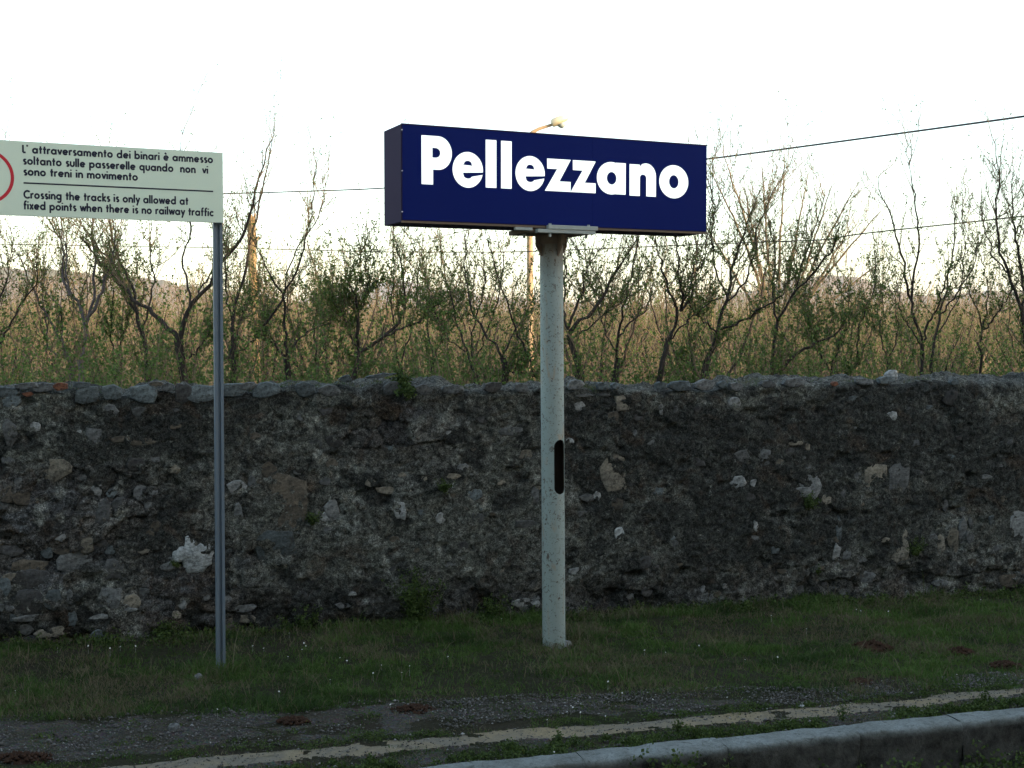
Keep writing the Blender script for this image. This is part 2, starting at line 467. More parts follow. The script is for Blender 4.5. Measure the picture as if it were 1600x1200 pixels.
j1 = (fbm(GX * 7, GY * 7, 4, 9) - .5); j2 = (fbm(GX * 25, GY * 25, 3, 10) - .5)
p_lo, p_hi = yb(C_PATH_LO, GX) + j1 * .07 + j2 * .03, yb(C_PATH_HI, GX) + j1 * .045 + j2 * .02
g_l, g_h = yb(C_GRAV_LO, GX) + j1 * .18 + j2 * .05, yb(C_GRAV_HI, GX) + j1 * .24 + j2 * .08
is_path = (GY > p_lo) & (GY < p_hi) & ~((fbm(GX * 5, GY * 9, 4, 12) > .74))
is_grav = (GY > g_l) & (GY < g_h) & (GX < gp(1330, 1090).x + j1) & (fbm(GX * 3, GY * 6, 4, 13) < .60) & ~is_path
is_grav |= (GY < p_lo) & (fbm(GX * 6, GY * 6, 4, 15) > .5)
GZ = ground_z(GX, GY) + (fbm(GX * 30, GY * 30, 3, 14) - .5) * .010
GZ = np.where(is_path, GZ * .3 + .006, GZ)
GV = np.stack([GX, GY, GZ], -1).reshape(-1, 3); nx = len(gxs)
ii = np.arange((len(tys) - 1) * nx).reshape(-1, nx)[:, :-1].ravel()
allq = np.stack([ii, ii + 1, ii + nx + 1, ii + nx], 1)
kind_ = np.where(is_path, 2, np.where(is_grav, 1, 0)).ravel()[ii]
for kk, (nm, mm) in enumerate((("grass_verge", 'soil'), ("gravel_strip", 'gravel'), ("sandy_path", 'path'))):
    fq = allq[kind_ == kk]; used, inv_ = np.unique(fq, return_inverse=True)
    tag(link(nm, mesh_np(nm, GV[used], inv_.reshape(fq.shape), True), M[mm]), kind='structure')

# track bed: a sunken sheet, sown with gravel
def quad_sheet(name, pts, m, z=None, parent=None):
    mb = MB(); mb.add(pts, [(0, 1, 2, 3)]); return mb.build(name, m, parent)
bedz = -.24
k0 = KL - KT * 25 - KB * .1; k1 = KR + KT * 25 - KB * .1
n0 = KL - KT * 25 - KB * 3.3; n1 = KR + KT * 25 - KB * 3.3
tag(quad_sheet("track_bed", [(p.x, p.y, bedz) for p in (n0, n1, k1, k0)], M['gravel']), kind='structure')
pb = MB()
q0 = n0 - KB * 6.0; q1 = n1 - KB * 6.0
pb.add([(p.x, p.y, z) for z in (-.3, 0) for p in (q0, q1, n1, n0)], [(4, 5, 6, 7), (3, 2, 6, 7), (0, 1, 5, 4), (1, 2, 6, 5), (0, 3, 7, 4)])
tag(pb.build("near_platform", M['concrete']), kind='structure')
# far land beyond the wall: one sheet with a hole-free nearer edge under the wall, out to the hills
fx = np.concatenate([-np.geomspace(3400, 30, 24), np.linspace(-24, 24, 17), np.geomspace(30, 3400, 24)])
fy = np.concatenate([np.linspace(0, 60, 25), np.geomspace(70, 3500, 40)])
FX, FD = np.meshgrid(fx, fy)
FYw = WL.y + .2 + (np.clip(FX, -30, 30) - WL.x) * T.y / T.x
FYY = FYw + FD
FZ = np.where(FD < .1, -.02, -.02 + (fbm(FX * .05, FYY * .05, 4, 3) - .5) * .5 * np.clip(FD / 30, 0, 1))
V = np.stack([FX, FYY, FZ], -1).reshape(-1, 3); nx = len(fx)
i = np.arange((len(fy) - 1) * nx).reshape(-1, nx)[:, :-1].ravel()
tag(link("orchard_field", mesh_np("orchard_field", V, np.stack([i, i + 1, i + nx + 1, i + nx], 1), True), M['field']), kind='structure')
# land behind the camera
b0 = q0 - KB * .002; b1 = q1 - KB * .002
tag(quad_sheet("station_forecourt", [(-3400, -900, -.02), (3400, -900, -.02), (3400, b1.y + (3400 - b1.x) * 0, -.02), (-3400, b0.y, -.02)], M['field']), kind='structure')

# ------------------------------------------------------------------ kerb: row of dressed stones
kerb = empty("kerb", (KL.x, KL.y, 0), ka)
tag(kerb, kind='structure')
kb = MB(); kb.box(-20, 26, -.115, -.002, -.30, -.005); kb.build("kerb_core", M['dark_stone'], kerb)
u = -5.0
ki = 0
joints = []
k1339 = (gp(1339, 1143, .02) - KL).dot(KT); k1495 = (gp(1495, 1125, .02) - KL).dot(KT)
cuts = [k1339 - .62 * j for j in range(9, 0, -1)] + [k1339, k1495] + [k1495 + .58 * j for j in range(1, 7)]
for a, b in zip(cuts[:-1], cuts[1:]):
    nxs, prof = 40, [(-.002, -.24), (-.002, .018), (-.008, .022), (-.03, .022), (-.06, .022), (-.09, .021), (-.118, .020), (-.126, .014), (-.129, .002), (-.129, -.04), (-.129, -.09), (-.129, -.14), (-.129, -.19), (-.129, -.27)]
    us = np.linspace(a + .0012, b - .0012, nxs)
    V = []
    for uu in us:
        ed = min(uu - a, b - uu)
        for (py, pz) in prof:
            w = .5 + .5 * (py < -.1)
            nn = float(fbm(np.array(uu * 9 + ki), np.array(pz * 9 + py * 7), 4, 21)) - .5
            wear = .010 * max(0, float(vnoise(np.array(uu * 3.1), np.array(ki * .7), 31)) - .35) * (py < -.1) * (pz > -.03)
            V.append((uu, py + nn * .034 * w + wear + (.004 if ed < .01 and py < -.1 else 0), pz + nn * .012 - wear * .6))
    npf = len(prof)
    fs = [(i * npf + j, i * npf + j + 1, (i + 1) * npf + j + 1, (i + 1) * npf + j) for i in range(nxs - 1) for j in range(npf - 1)]
    me = mesh_np("kerb_stone", V, np.array(fs), True)
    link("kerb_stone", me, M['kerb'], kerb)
    ki += 1

# ------------------------------------------------------------------ the stone wall
WH = 1.40
W_ANG = ta
wall = empty("stone_wall", (WL.x, WL.y, 0), W_ANG)
tag(wall, "long mossy rubble stone wall with patchy old plaster, running behind the signs", "wall")
def wuv(x, y):
    """photo position -> metres along the wall, height"""
    p = on_plane(x, y, WL, NB); return (p - WL).dot(T), p.z
def top_h(u): return 1.385 + (fbm(u * 1.7, u * 0 + 2, 4, 40) - .5) * .09 + (fbm(u * 9, u * 0 + 5, 3, 41) - .5) * .045
def wall_fields(u, v):
    wx = u + (fbm(u * 5, v * 5, 3, 50) - .5) * .12; wy = v + (fbm(u * 5 + 9, v * 5 + 3, 3, 51) - .5) * .08
    d, e, c = worley(wx * 5.2, wy * 8.5, 3)
    d2, e2, c2 = worley(wx * 12, wy * 15, 6)
    pl = np.clip((fbm(u * .9 + 3, v * 1.6 + 1, 4, 60) - .36 + .06 * (u - 1.6) + .08 * (v - .6)) * 6, 0, 1)          # patches where old plaster still covers the stones
    pl *= np.clip((v - .12) * 5, .25, 1)
    joint = np.clip((.07 - e) / .06, 0, 1) * (1 - pl * .95) * np.clip((fbm(u * 2.3, v * 2.3, 3, 66) - .3) * 3, .1, 1) * .8
    joint2 = np.clip((.10 - e2) / .09, 0, 1) * (1 - pl * .8) * .6
    hgt = (c - .5) * .030 * (1 - pl) - joint * .022 - joint2 * .010 + pl * .006
    hgt += (fbm(u * 4, v * 4, 4, 61) - .5) * .028 + (fbm(u * 26, v * 30, 4, 62) - .5) * .022 + (fbm(u * 60, v * 60, 2, 63) - .5) * .014
    pits = np.clip(fbm(u * 6.5, v * 9, 4, 64) - .63, 0, 1) * .16
    foot = np.clip((.22 - v) / .22, 0, 1) * np.clip(fbm(u * 7, v * 7, 4, 65) - .45, 0, 1) * .2
    hgt = hgt - pits - foot
    soot = np.clip((fbm(u * 1.1 + 7, v * 2.0, 5, 70) - .50 + .16 * np.exp(-((v - 1.08) / .22) ** 2)) * 7, 0, .85)
    soot = np.maximum(soot * np.clip(fbm(u * 6, v * 7, 4, 76) * 2.2, .4, 1), np.clip(fbm(u * 6.7 + 1, v * 8.2, 4, 74) - .56, 0, 1) * 7).clip(0, .92)
    pale = np.clip((fbm(u * 3.1, v * 3.6 + 4, 4, 71) - .60) * 9, 0, 1) * np.clip((fbm(u * 17, v * 19, 4, 77) - .42) * 7, 0, 1) * .75 * (1 - soot)
    pale = np.maximum(pale, np.clip((fbm(u * 9.1, v * 10 + 4, 3, 72) - .66) * 12, 0, .8) * (1 - soot * .6))
    return hgt, c, np.maximum(joint, joint2), pl, soot, pale
us = np.concatenate([np.linspace(-12, -.7, 130), np.arange(-.66, 7.3, .0095), np.linspace(7.34, 22, 160)])
vs = np.linspace(0, 1, 165)
U, Tt = np.meshgrid(us, vs)
H = top_h(U)
Vv = Tt * H - .06 * (1 - Tt)
hg, cel, joi, pla, soo, pal = wall_fields(U, Vv)
batter = (1 - Tt) * .05
edge = np.clip((Tt - .975) / .025, 0, 1) ** 2 * .03
P1 = np.stack([U, -hg - batter + edge, Vv], -1)
# top and back
tt = np.linspace(0, 1, 34)[1:]
U2, T2 = np.meshgrid(us, tt)
H2 = top_h(U2)
rough_top = (fbm(U2 * 8, T2 * 3 + 20, 4, 80) - .5) * .09 + (fbm(U2 * 30, T2 * 10, 3, 81) - .5) * .03
P2 = np.stack([U2, .03 + T2 * .36, H2 + rough_top * np.clip(T2 * 4, 0, 1) + .03 * np.sin(T2 * math.pi)], -1)
P3 = np.stack([us, us * 0 + .40, us * 0 - .06], -1)[None]
Pall = np.concatenate([P1, P2, P3], 0)
def ext(a, c=.5): return np.concatenate([a, np.full((len(tt) + 1, len(us)), c)], 0)
nr, nc = Pall.shape[:2]
i = np.arange((nr - 1) * nc).reshape(nr - 1, nc)[:, :-1].ravel()
cel2 = ext(cel); cel2[165:-1] = worley(U2 * 9, T2 * 4 + 30, 8)[2]
soo2 = ext(soo, .0); soo2[165:-1] = np.clip((fbm(U2 * 2, T2 + 9, 4, 90) - .5) * 3, 0, .7)
me = mesh_np("masonry", Pall.reshape(-1, 3), np.stack([i, i + 1, i + nc + 1, i + nc], 1), True,
             dict(cell=cel2.ravel(), joint=ext(joi, 0).ravel(), plaster=ext(pla, .6).ravel(), soot=soo2.ravel(), pale=ext(pal, 0).ravel()))
link("masonry", me, M['wall'], wall)

def stone_mesh(w, h, depth, n=9, jag=.16, sq=.0, rs=None):
    """irregular embedded stone: outline, rounded shoulder, uneven face; centre at the origin, face towards -y"""
    rs = rs or random
    out = []; tiltx = rs.uniform(-.12, .12); tiltz = rs.uniform(-.12, .12)
    for k in range(n):
        t = 2 * math.pi * (k + rs.uniform(-.38, .38)) / n
        c, s = math.cos(t), math.sin(t)
        if sq:
            m = max(abs(c), abs(s)); c = c * (1 - sq) + sq * c / m; s = s * (1 - sq) + sq * s / m
        r = 1 + rs.uniform(-jag, jag)
        out.append((c * r * w / 2, s * r * h / 2))
    V = [(0, -depth + rs.uniform(-.2, .2) * depth * .3, 0)]
    for sc, y in ((.55, -depth), (.90, -depth * .93), (1.0, -depth * .45), (1.03, .03)):
        for (x, z) in out:
            V.append((x * sc, y + (rs.uniform(-.18, .18) * depth + tiltx * x + tiltz * z) * (y < 0), z * sc))
    Fs = [(0, 1 + (k + 1) % n, 1 + k) for k in range(n)]
    me = bpy.data.meshes.new("stone")
    fq = []
    for r in range(3):
        b = 1 + r * n
        fq += [(b + k, b + (k + 1) % n, b + n + (k + 1) % n, b + n + k) for k in range(n)]
    me.from_pydata(V, [], Fs + fq)
    for p in me.polygons: p.use_smooth = True
    me.set_sharp_from_angle(angle=R(28))
    return me
def put_stone(u, v, w, h, mt, depth=.012, tilt=0, sq=.3, jag=.14, n=9, label=None, back=0):
    gu, gv = np.meshgrid(np.linspace(-.42, .42, 5) * w + u, np.linspace(-.42, .42, 5) * h + v)
    hg = float(np.percentile(wall_fields(gu, gv)[0], 78))
    me = stone_mesh(w, h, depth, n, jag, sq)
    o = link("stone", me, M[mt], wall)
    o.location = (u, -hg - (1 - v / WH) * .05 + .006 + depth - back, v)
    o.rotation_euler = (0, tilt, 0)
    if label: o['label'] = label
    return o
PXM = 1 / 250.                                              # about 250 px per metre on the wall
def S_(x, y, w, h, mt, depth=.012, tilt=0, sq=.3, jag=.14, n=10, label=None, back=0):
    u, v = wuv(x, y); sc = (EYE - on_plane(x, y, WL, NB)).length / F
    return put_stone(u, v, w * sc, h * sc, mt, depth, tilt, sq, jag, n, label, back)
named = [
 # slabs bedded along the top
 (8, 612, 44, 16, 'slate', .3), (43, 603, 34, 10, 'mid_stone', .3), (18, 628, 26, 20, 'slate', .2), (68, 606, 34, 13, 'mid_stone', .2), (94, 604, 22, 12, 'red_brick', .5),
 (43, 616, 17, 7, 'red_brick', .5), (128, 602, 26, 9, 'slate', .2), (136, 617, 34, 26, 'slate', .5), (174, 613, 28, 24, 'slate', .4), (224, 615, 40, 28, 'slate', .7), (244, 600, 22, 8, 'brown_stone', .3),
 (262, 605, 18, 14, 'mid_stone', .3), (287, 614, 26, 30, 'dark_stone', .2), (313, 615, 46, 26, 'slate', .6), (366, 610, 36, 22, 'slate', .5), (386, 604, 28, 12, 'mid_stone', .4),
 (172, 641, 28, 18, 'mid_stone', .4), (222, 644, 30, 18, 'mid_stone', .3), (416, 610, 46, 24, 'slate', .3), (477, 609, 34, 24, 'slate', .3), (515, 610, 36, 18, 'mid_stone', .3),
 (540, 592, 20, 12, 'slate', .2), (592, 587, 50, 6, 'slate', .2), (612, 607, 28, 20, 'mid_stone', .4), (662, 608, 30, 18, 'mid_stone', .4), (708, 608, 34, 14, 'mid_stone', .4), (770, 604, 30, 16, 'dark_stone', .4), (815, 606, 22, 14, 'mid_stone', .4),
 (899, 601, 26, 16, 'pale_stone', .3), (942, 604, 22, 13, 'slate', .4), (963, 603, 15, 11, 'slate', .3), (912, 618, 28, 5, 'mid_stone', .3), (944, 617, 24, 5, 'mid_stone', .4), (906, 634, 20, 15, 'pale_stone', .3), (972, 631, 28, 28, 'beige_stone', .1),
 (1032, 603, 18, 12, 'slate', .5), (1063, 603, 36, 16, 'slate', .3), (1102, 602, 34, 18, 'mid_stone', .3), (1129, 601, 17, 12, 'slate', .4), (1150, 604, 22, 14, 'mid_stone', .4), (1385, 594, 28, 12, 'slate', .3), (1350, 596, 30, 12, 'mid_stone', .3), (1491, 598, 14, 8, 'slate', .3), (1303, 600, 10, 7, 'red_brick', .2), (1240, 598, 34, 14, 'mid_stone', .4), (1200, 600, 26, 12, 'mid_stone', .3),
 # left part of the wall
 (85, 733, 50, 34, 'beige_stone', .2), (152, 765, 19, 20, 'pale_stone', .1), (17, 676, 19, 38, 'mid_stone', .2), (128, 746, 14, 10, 'mid_stone', .1), (30, 752, 14, 10, 'mid_stone', .1),
 (8, 772, 26, 26, 'brown_stone', .2), (42, 778, 40, 20, 'brown_stone', .2), (8, 790, 22, 14, 'mid_stone', .2), (225, 690, 38, 12, 'brown_stone', .3), (190, 686, 34, 10, 'brown_stone', .3),
 (160, 805, 22, 52, 'mid_stone', .1), (185, 787, 18, 22, 'mid_stone', .1), (219, 770, 20, 24, 'mid_stone', .1), (232, 789, 12, 14, 'mid_stone', .1), (213, 725, 26, 20, 'dark_stone', .1), (243, 716, 16, 12, 'mid_stone', .1),
 (20, 860, 36, 18, 'dark_stone', .3), (75, 862, 18, 18, 'slate', .1), (100, 860, 26, 10, 'brown_stone', .4), (137, 852, 18, 24, 'beige_stone', .5), (48, 885, 50, 22, 'brown_stone', .4), (120, 878, 52, 34, 'mid_stone', .1), (172, 859, 16, 14, 'slate', .3),
 (179, 887, 28, 30, 'mid_stone', .7), (225, 860, 17, 10, 'beige_stone', .1), (8, 915, 22, 30, 'slate', .3), (20, 900, 24, 14, 'beige_stone', .3), (55, 903, 60, 30, 'dark_stone', .5), (50, 938, 44, 36, 'dark_stone', .6), (84, 935, 24, 30, 'slate', .8),
 (110, 930, 10, 26, 'mid_stone', .3), (172, 933, 34, 32, 'mid_stone', .6), (207, 938, 28, 22, 'beige_stone', .2), (186, 921, 10, 10, 'pale_stone', .3), (10, 947, 26, 10, 'mid_stone', .5), (52, 963, 52, 10, 'mid_stone', .6), (112, 964, 18, 22, 'slate', .5), (156, 962, 30, 8, 'pale_stone', .2), (200, 950, 30, 6, 'pale_stone', .2),
 (28, 962, 20, 12, 'slate', .3), (82, 985, 50, 14, 'beige_stone', .4), (42, 982, 20, 16, 'mid_stone', .4), (50, 1000, 20, 16, 'mid_stone', .2), (92, 1004, 38, 26, 'brown_stone', .2), (156, 990, 26, 16, 'slate', .2), (136, 1000, 16, 14, 'mid_stone', .2), (285, 942, 12, 18, 'pale_stone', .2), (276, 958, 14, 12, 'beige_stone', .3),
 (370, 762, 28, 26, 'pale_stone', .1), (393, 752, 12, 22, 'mid_stone', .1), (372, 802, 14, 34, 'mid_stone', .1), (448, 785, 58, 96, 'brown_stone', .6), (430, 851, 64, 46, 'slate', .5), (381, 948, 34, 12, 'mid_stone', .3), (386, 965, 24, 14, 'beige_stone', .2), (358, 975, 18, 22, 'brown_stone', .2), (420, 735, 26, 26, 'brown_stone', .3),
 # middle and right
 (519, 796, 24, 42, 'pale_stone', .1), (509, 806, 20, 16, 'pale_stone', .1), (512, 752, 28, 12, 'mid_stone', .2), (519, 725, 18, 16, 'brown_stone', .2), (624, 797, 20, 30, 'pale_stone', .1), (605, 766, 40, 12, 'beige_stone', .2), (578, 753, 18, 14, 'beige_stone', .2), (722, 730, 20, 12, 'pale_stone', .1), (708, 743, 26, 9, 'beige_stone', .1), (627, 742, 12, 9, 'beige_stone', .1), (662, 747, 10, 9, 'beige_stone', .1),
 (547, 925, 20, 7, 'pale_stone', .3), (536, 944, 24, 10, 'mid_stone', .2), (820, 710, 24, 18, 'beige_stone', .1), (800, 674, 42, 15, 'mid_stone', .3), (815, 940, 40, 14, 'pale_stone', .3), (835, 933, 12, 10, 'mid_stone', .3), (833, 940, 20, 14, 'pale_stone', .2), (835, 775, 14, 26, 'mid_stone', .2), (823, 818, 44, 12, 'mid_stone', .2), (680, 948, 16, 14, 'mid_stone', .1), (671, 918, 16, 12, 'mid_stone', .1),
 (890, 688, 14, 8, 'pale_stone', .1), (957, 739, 46, 58, 'beige_stone', .7), (918, 777, 30, 12, 'mid_stone', .1), (932, 774, 12, 14, 'pale_stone', .1), (965, 832, 18, 18, 'white_stone', .3), (1153, 752, 27, 21, 'white_stone', .2), (1032, 640, 8, 20, 'pale_stone', .1), (1056, 642, 10, 18, 'mid_stone', .1), (991, 676, 8, 12, 'mid_stone', .1), (1158, 712, 28, 22, 'mid_stone', .2), (1192, 715, 22, 30, 'mid_stone', .1),
 (1177, 820, 8, 16, 'pale_stone', .1), (1130, 915, 10, 10, 'pale_stone', .2), (1098, 920, 10, 12, 'pale_stone', .2), (1242, 692, 26, 7, 'beige_stone', .3), (1260, 700, 8, 14, 'beige_stone', .2), (1264, 756, 34, 44, 'pale_stone', .1), (1252, 768, 32, 18, 'pale_stone', .1), (1314, 768, 8, 18, 'mid_stone', .1), (1366, 745, 36, 40, 'beige_stone', .8), (1402, 746, 34, 42, 'mid_stone', .8), (1301, 866, 14, 34, 'pale_stone', .1), (1316, 862, 18, 26, 'mid_stone', .1), (1307, 826, 10, 34, 'slate', .1),
 (1401, 860, 30, 32, 'beige_stone', .2), (1410, 842, 14, 28, 'beige_stone', .1), (1465, 850, 14, 30, 'beige_stone', .2), (1484, 842, 20, 44, 'beige_stone', .1), (1500, 832, 16, 46, 'mid_stone', .1), (1510, 838, 14, 22, 'mid_stone', .1), (1514, 810, 12, 28, 'mid_stone', .1), (1475, 790, 10, 20, 'mid_stone', .1), (1545, 812, 12, 16, 'slate', .1), (1588, 822, 34, 46, 'pale_stone', .2), (1208, 858, 16, 14, 'slate', .2), (1412, 930, 10, 16, 'pale_stone', .2), (1313, 925, 14, 14, 'mid_stone', .1), (1465, 910, 26, 10, 'mid_stone', .3), (1350, 900, 26, 18, 'mid_stone', .2), (1570, 905, 34, 24, 'brown_stone', .2), (1360, 940, 18, 16, 'brown_stone', .2), (1232, 705, 20, 10, 'dark_stone', .3),
]
random.seed(5)
for (x, y, w, h, mt, sq) in named:
    S_(x, y, w, h, mt, depth=random.uniform(.004, .010), tilt=random.uniform(-.12, .12), sq=sq, jag=.2 if sq < .3 else .12, n=random.choice((7, 8, 9, 11)), back=.014 if y < 625 else .005)
# the big white patch of exposed stone beside the post: jagged outline
def jag_patch(pts, mt, label):
    w = [wuv(x, y) for x, y in pts]
    cu = sum(p[0] for p in w) / len(w); cv = sum(p[1] for p in w) / len(w)
    V = []; n = len(w)
    rr = random.Random(3)
    for sc, y in ((.35, -.016), (.7, -.015), (.95, -.012), (1.0, -.004), (1.02, .04)):
        for (a, b) in w: V.append(((a - cu) * sc, y + rr.uniform(-.004, .004), (b - cv) * sc))
    V.append((0, -.026, 0))
    Fs = [(5 * n, (k + 1) % n, k) for k in range(n)]
    for r in range(4): Fs += [(r * n + k, r * n + (k + 1) % n, r * n + n + (k + 1) % n, r * n + n + k) for k in range(n)]
    me = bpy.data.meshes.new("stone"); me.from_pydata(V, [], Fs)
    for p in me.polygons: p.use_smooth = True
    o = link("stone", me, M[mt], wall)
    hg = wall_fields(np.array([cu]), np.array([cv]))[0][0]
    o.location = (cu, -hg - .03 + .004, cv)
    o['label'] = label
jag_patch([(268, 878), (270, 862), (280, 853), (288, 853), (289, 836), (294, 834), (298, 842), (303, 841), (307, 852), (314, 847), (322, 850), (333, 844), (336, 862), (332, 870), (333, 880), (324, 884), (318, 893), (309, 895), (303, 893), (294, 896), (287, 886), (285, 877), (276, 877)], 'white_stone', "jagged white stone laid bare beside the grey post")
# smaller field stones over the rest
random.seed(9)
placed = [(wuv(x, y), w * PXM * .5) for (x, y, w, h, mt, sq) in named]
cnt = 0
while cnt < 118:
    x = random.uniform(-20, 1620); y = random.uniform(612, 990 - x * .05)
    u, v = wuv(x, y)
    w = random.uniform(.03, .085) * (1 if random.random() < .8 else 1.4); h = w * random.uniform(.4, .95)
    if v < .03 or v > 1.34 or any(math.hypot(u - a[0], (v - a[1]) * 1.2) < r + w * .5 for a, r in placed): continue
    placed.append(((u, v), w * .5))
    mt = random.choice(['dark_stone'] * 4 + ['brown_stone'] * 3 + ['mid_stone'] * 4 + ['beige_stone'] + ['slate'])
    if random.random() < .05: mt = 'pale_stone'
    put_stone(u, v, w, h, mt, depth=random.uniform(.003, .009), tilt=random.uniform(-.3, .3), sq=random.choice((.1, .3, .5)), jag=.18, n=9, back=.004)
    cnt += 1

# ------------------------------------------------------------------ unseen station building, sized for the shade it casts (behind the camera, to the right)
bld = empty("unseen_station_building", (0, 0, 0), W_ANG)
tag(bld, "long ochre two storey station building, unseen behind the near platform, sized for its shade", "building")
t0, t1, nf, nb_ = -16.0, 46.0, -4.4, -12.6
def wallrun(x0, x1, y0, y1, z0, z1): return MB().box(x0, x1, y0, y1, z0, z1)
wallrun(t0, t1, nb_, nf, 0, 7.9).build("wall", M['render'], bld)
rf = MB()
rf.add([(t0 - .5, nf + .55, 7.8), (t1 + .5, nf + .55, 7.8), (t1 + .5, (nf + nb_) / 2, 9.7), (t0 - .5, (nf + nb_) / 2, 9.7), (t0 - .5, nb_ - .55, 7.8), (t1 + .5, nb_ - .55, 7.8),
        (t0 - .5, nf + .55, 7.93), (t1 + .5, nf + .55, 7.93), (t1 + .5, (nf + nb_) / 2, 9.9), (t0 - .5, (nf + nb_) / 2, 9.9), (t0 - .5, nb_ - .55, 7.93), (t1 + .5, nb_ - .55, 7.93)],
       [(0, 1, 2, 3), (3, 2, 5, 4), (6, 9, 8, 7), (9, 10, 11, 8), (0, 6, 7, 1), (4, 5, 11, 10), (0, 3, 9, 6), (3, 4, 10, 9), (1, 7, 8, 2), (2, 8, 11, 5)])
rf.build("roof", M['roof'], bld)
MB().box(t0 - .06, t1 + .06, nf, nf + .06, 4.5, 4.7).build("string_course", M['concrete'], bld)
k = 0
x = t0 + 2
while x < t1 - 1.6:
    for fl in (0, 1):
        isdoor = fl == 0 and k % 2 == 0
        z0 = .05 if isdoor else (1.1 if fl == 0 else 5.2); z1 = 3.1 if fl == 0 else 7.0
        fr = MB()
        for (a, b, c, d) in ((x - .12, x, z0, z1), (x + 1.2, x + 1.32, z0, z1), (x - .12, x + 1.32, z1, z1 + .14)): fr.box(a, b, nf, nf + .05, c, d)
        if not isdoor: fr.box(x - .18, x + 1.38, nf, nf + .09, z0 - .12, z0)
        o = fr.build("door" if isdoor else "window", M['concrete'], bld)
        if isdoor:
            MB().box(x, x + .595, nf + .004, nf + .03, z0, z1).box(x + .605, x + 1.2, nf + .004, nf + .03, z0, z1).build("door_leaf", M['green_paint'], o)
        else:
            MB().box(x, x + .57, nf + .004, nf + .012, z0, z1).box(x + .63, x + 1.2, nf + .004, nf + .012, z0, z1).build("pane", M['glass'], o)
            MB().box(x + .57, x + .63, nf + .002, nf + .03, z0, z1).build("sash", M['green_paint'], o)
    x += 3.3; k += 1

# ------------------------------------------------------------------ the station name sign
YAW = R(24.4)
SD = Vector((math.cos(YAW), math.sin(YAW), 0)); SN = Vector((-SD.y, SD.x, 0))
A0 = at(627, 347, 6.49)                                      # lower left corner of the face
def suv(x, y):
    p = on_plane(x, y, A0, SN); return (p - A0).dot(SD), p.z - A0.z
SW = suv(1104, 300)[0]; SHT = suv(628, 193)[1]; DEP = .27
foot = gp(868.5, 1014)
foot2 = on_plane(866, 700, A0 + SN * DEP * .5, SN)
sgn = empty("station_sign", (foot2.x, foot2.y, 0), YAW)
foot = sgn.location.copy()
tag(sgn, "dark blue illuminated station name box on a speckled grey pole", "station sign")
inv = Matrix.Rotation(-YAW, 4, 'Z')
def loc(p): return inv @ (Vector(p) - Vector((foot.x, foot.y, 0)))
L0 = loc(A0)                                                 # face corner in sign coordinates
bx = MB().box(0, SW, 0, DEP, 0, SHT).build("sign_box", M['box_side'], sgn, bevel=.004)
bx.location = L0
SEAM = suv(925, 280)[0]
for a, b in ((.006, SEAM - .0006), (SEAM + .0006, SW - .004)):
    MB().box(a, b, -.006, -.0015, .012, SHT - .006).build("face_panel", M['blue'], bx)
MB().box(-.001, SW + .001, -.0085, .0, -.003, .0075).build("bottom_rail", M['rust_shade'], bx)
MB().box(-.001, SW + .001, -.0075, .0, SHT - .0045, SHT + .001).build("top_rail", M['box_side'], bx)
for y in (203, 267, 331):
    v = suv(628, y)[1]
    MB().tube([(.003, -.004, v), (.003, -.0095, v)], .0032, 8).build("screw", M['screw'], bx)

def arc(cx, cy, rx, ry, a0, a1, n=28):
    return [(cx + rx * math.cos(R(a0 + (a1 - a0) * i / n)), cy + ry * math.sin(R(a0 + (a1 - a0) * i / n))) for i in range(n + 1)]
def g_P():
    return [[(0, 0), (0, 1), (.55, 1)] + arc(.55, .655, .45, .345, 80, -90, 26) + [(.375, .31), (.375, 0)],
            [(.355, .555), (.355, .757), (.44, .757)] + arc(.46, .656, .16, .101, 90, -90, 14)]
def g_e():
    lo = arc(.5, .505, .165, .255, 180, 330, 16)
    outer = arc(.5, .5, .5, .5, -7, 318, 54)
    body = arc(.5, .5, .5, .505, -4, 342 - 360 + 360, 2)
    o = arc(.5, .5, .5, .5, -6, 346, 64)                     # round from just under the bar to the lower lip
    inner = [(.64, .315)] + arc(.5, .36, .15, .105, -25, -155, 14) + [(.335, .41), (.35, .415)]
    return [o + inner, [(.335, .635), (.655, .62)] + arc(.5, .66, .13, .095, 0, 180, 12)]
def g_l(): return [[(0, 0), (0, 1), (1, 1), (1, 0)]]
def g_z(): return [[(.0, 0), (.475, .69), (.09, .69), (.085, 1), (1, 1), (.56, .31), (.995, .31), (.995, 0)]]
def g_a(): return [arc(.50, .50, .50, .515, 62, 298, 40) + [(.66, .02), (.66, 0), (1, 0), (1, 1), (.66, 1), (.66, .98)], arc(.51, .5, .17, .2, 0, 350, 30)]
def g_n(): return [[(0, 0), (0, .97), (.38, .97), (.38, .89)] + arc(.62, .62, .38, .40, 115, 0, 20) + [(1, 0), (.635, 0), (.635, .56)] + arc(.51, .56, .125, .11, 0, 180, 14) + [(.385, 0)]]
def g_o(): return [arc(.5, .5, .5, .5, 0, 354, 56), arc(.5, .5, .167, .2, 0, 350, 32)]
base_v = suv(662, 288)[1]
cap = suv(662, 211.8)[1] - base_v
zb = suv(868, 299.0)[1]; xh = suv(868, 248.8)[1] - zb
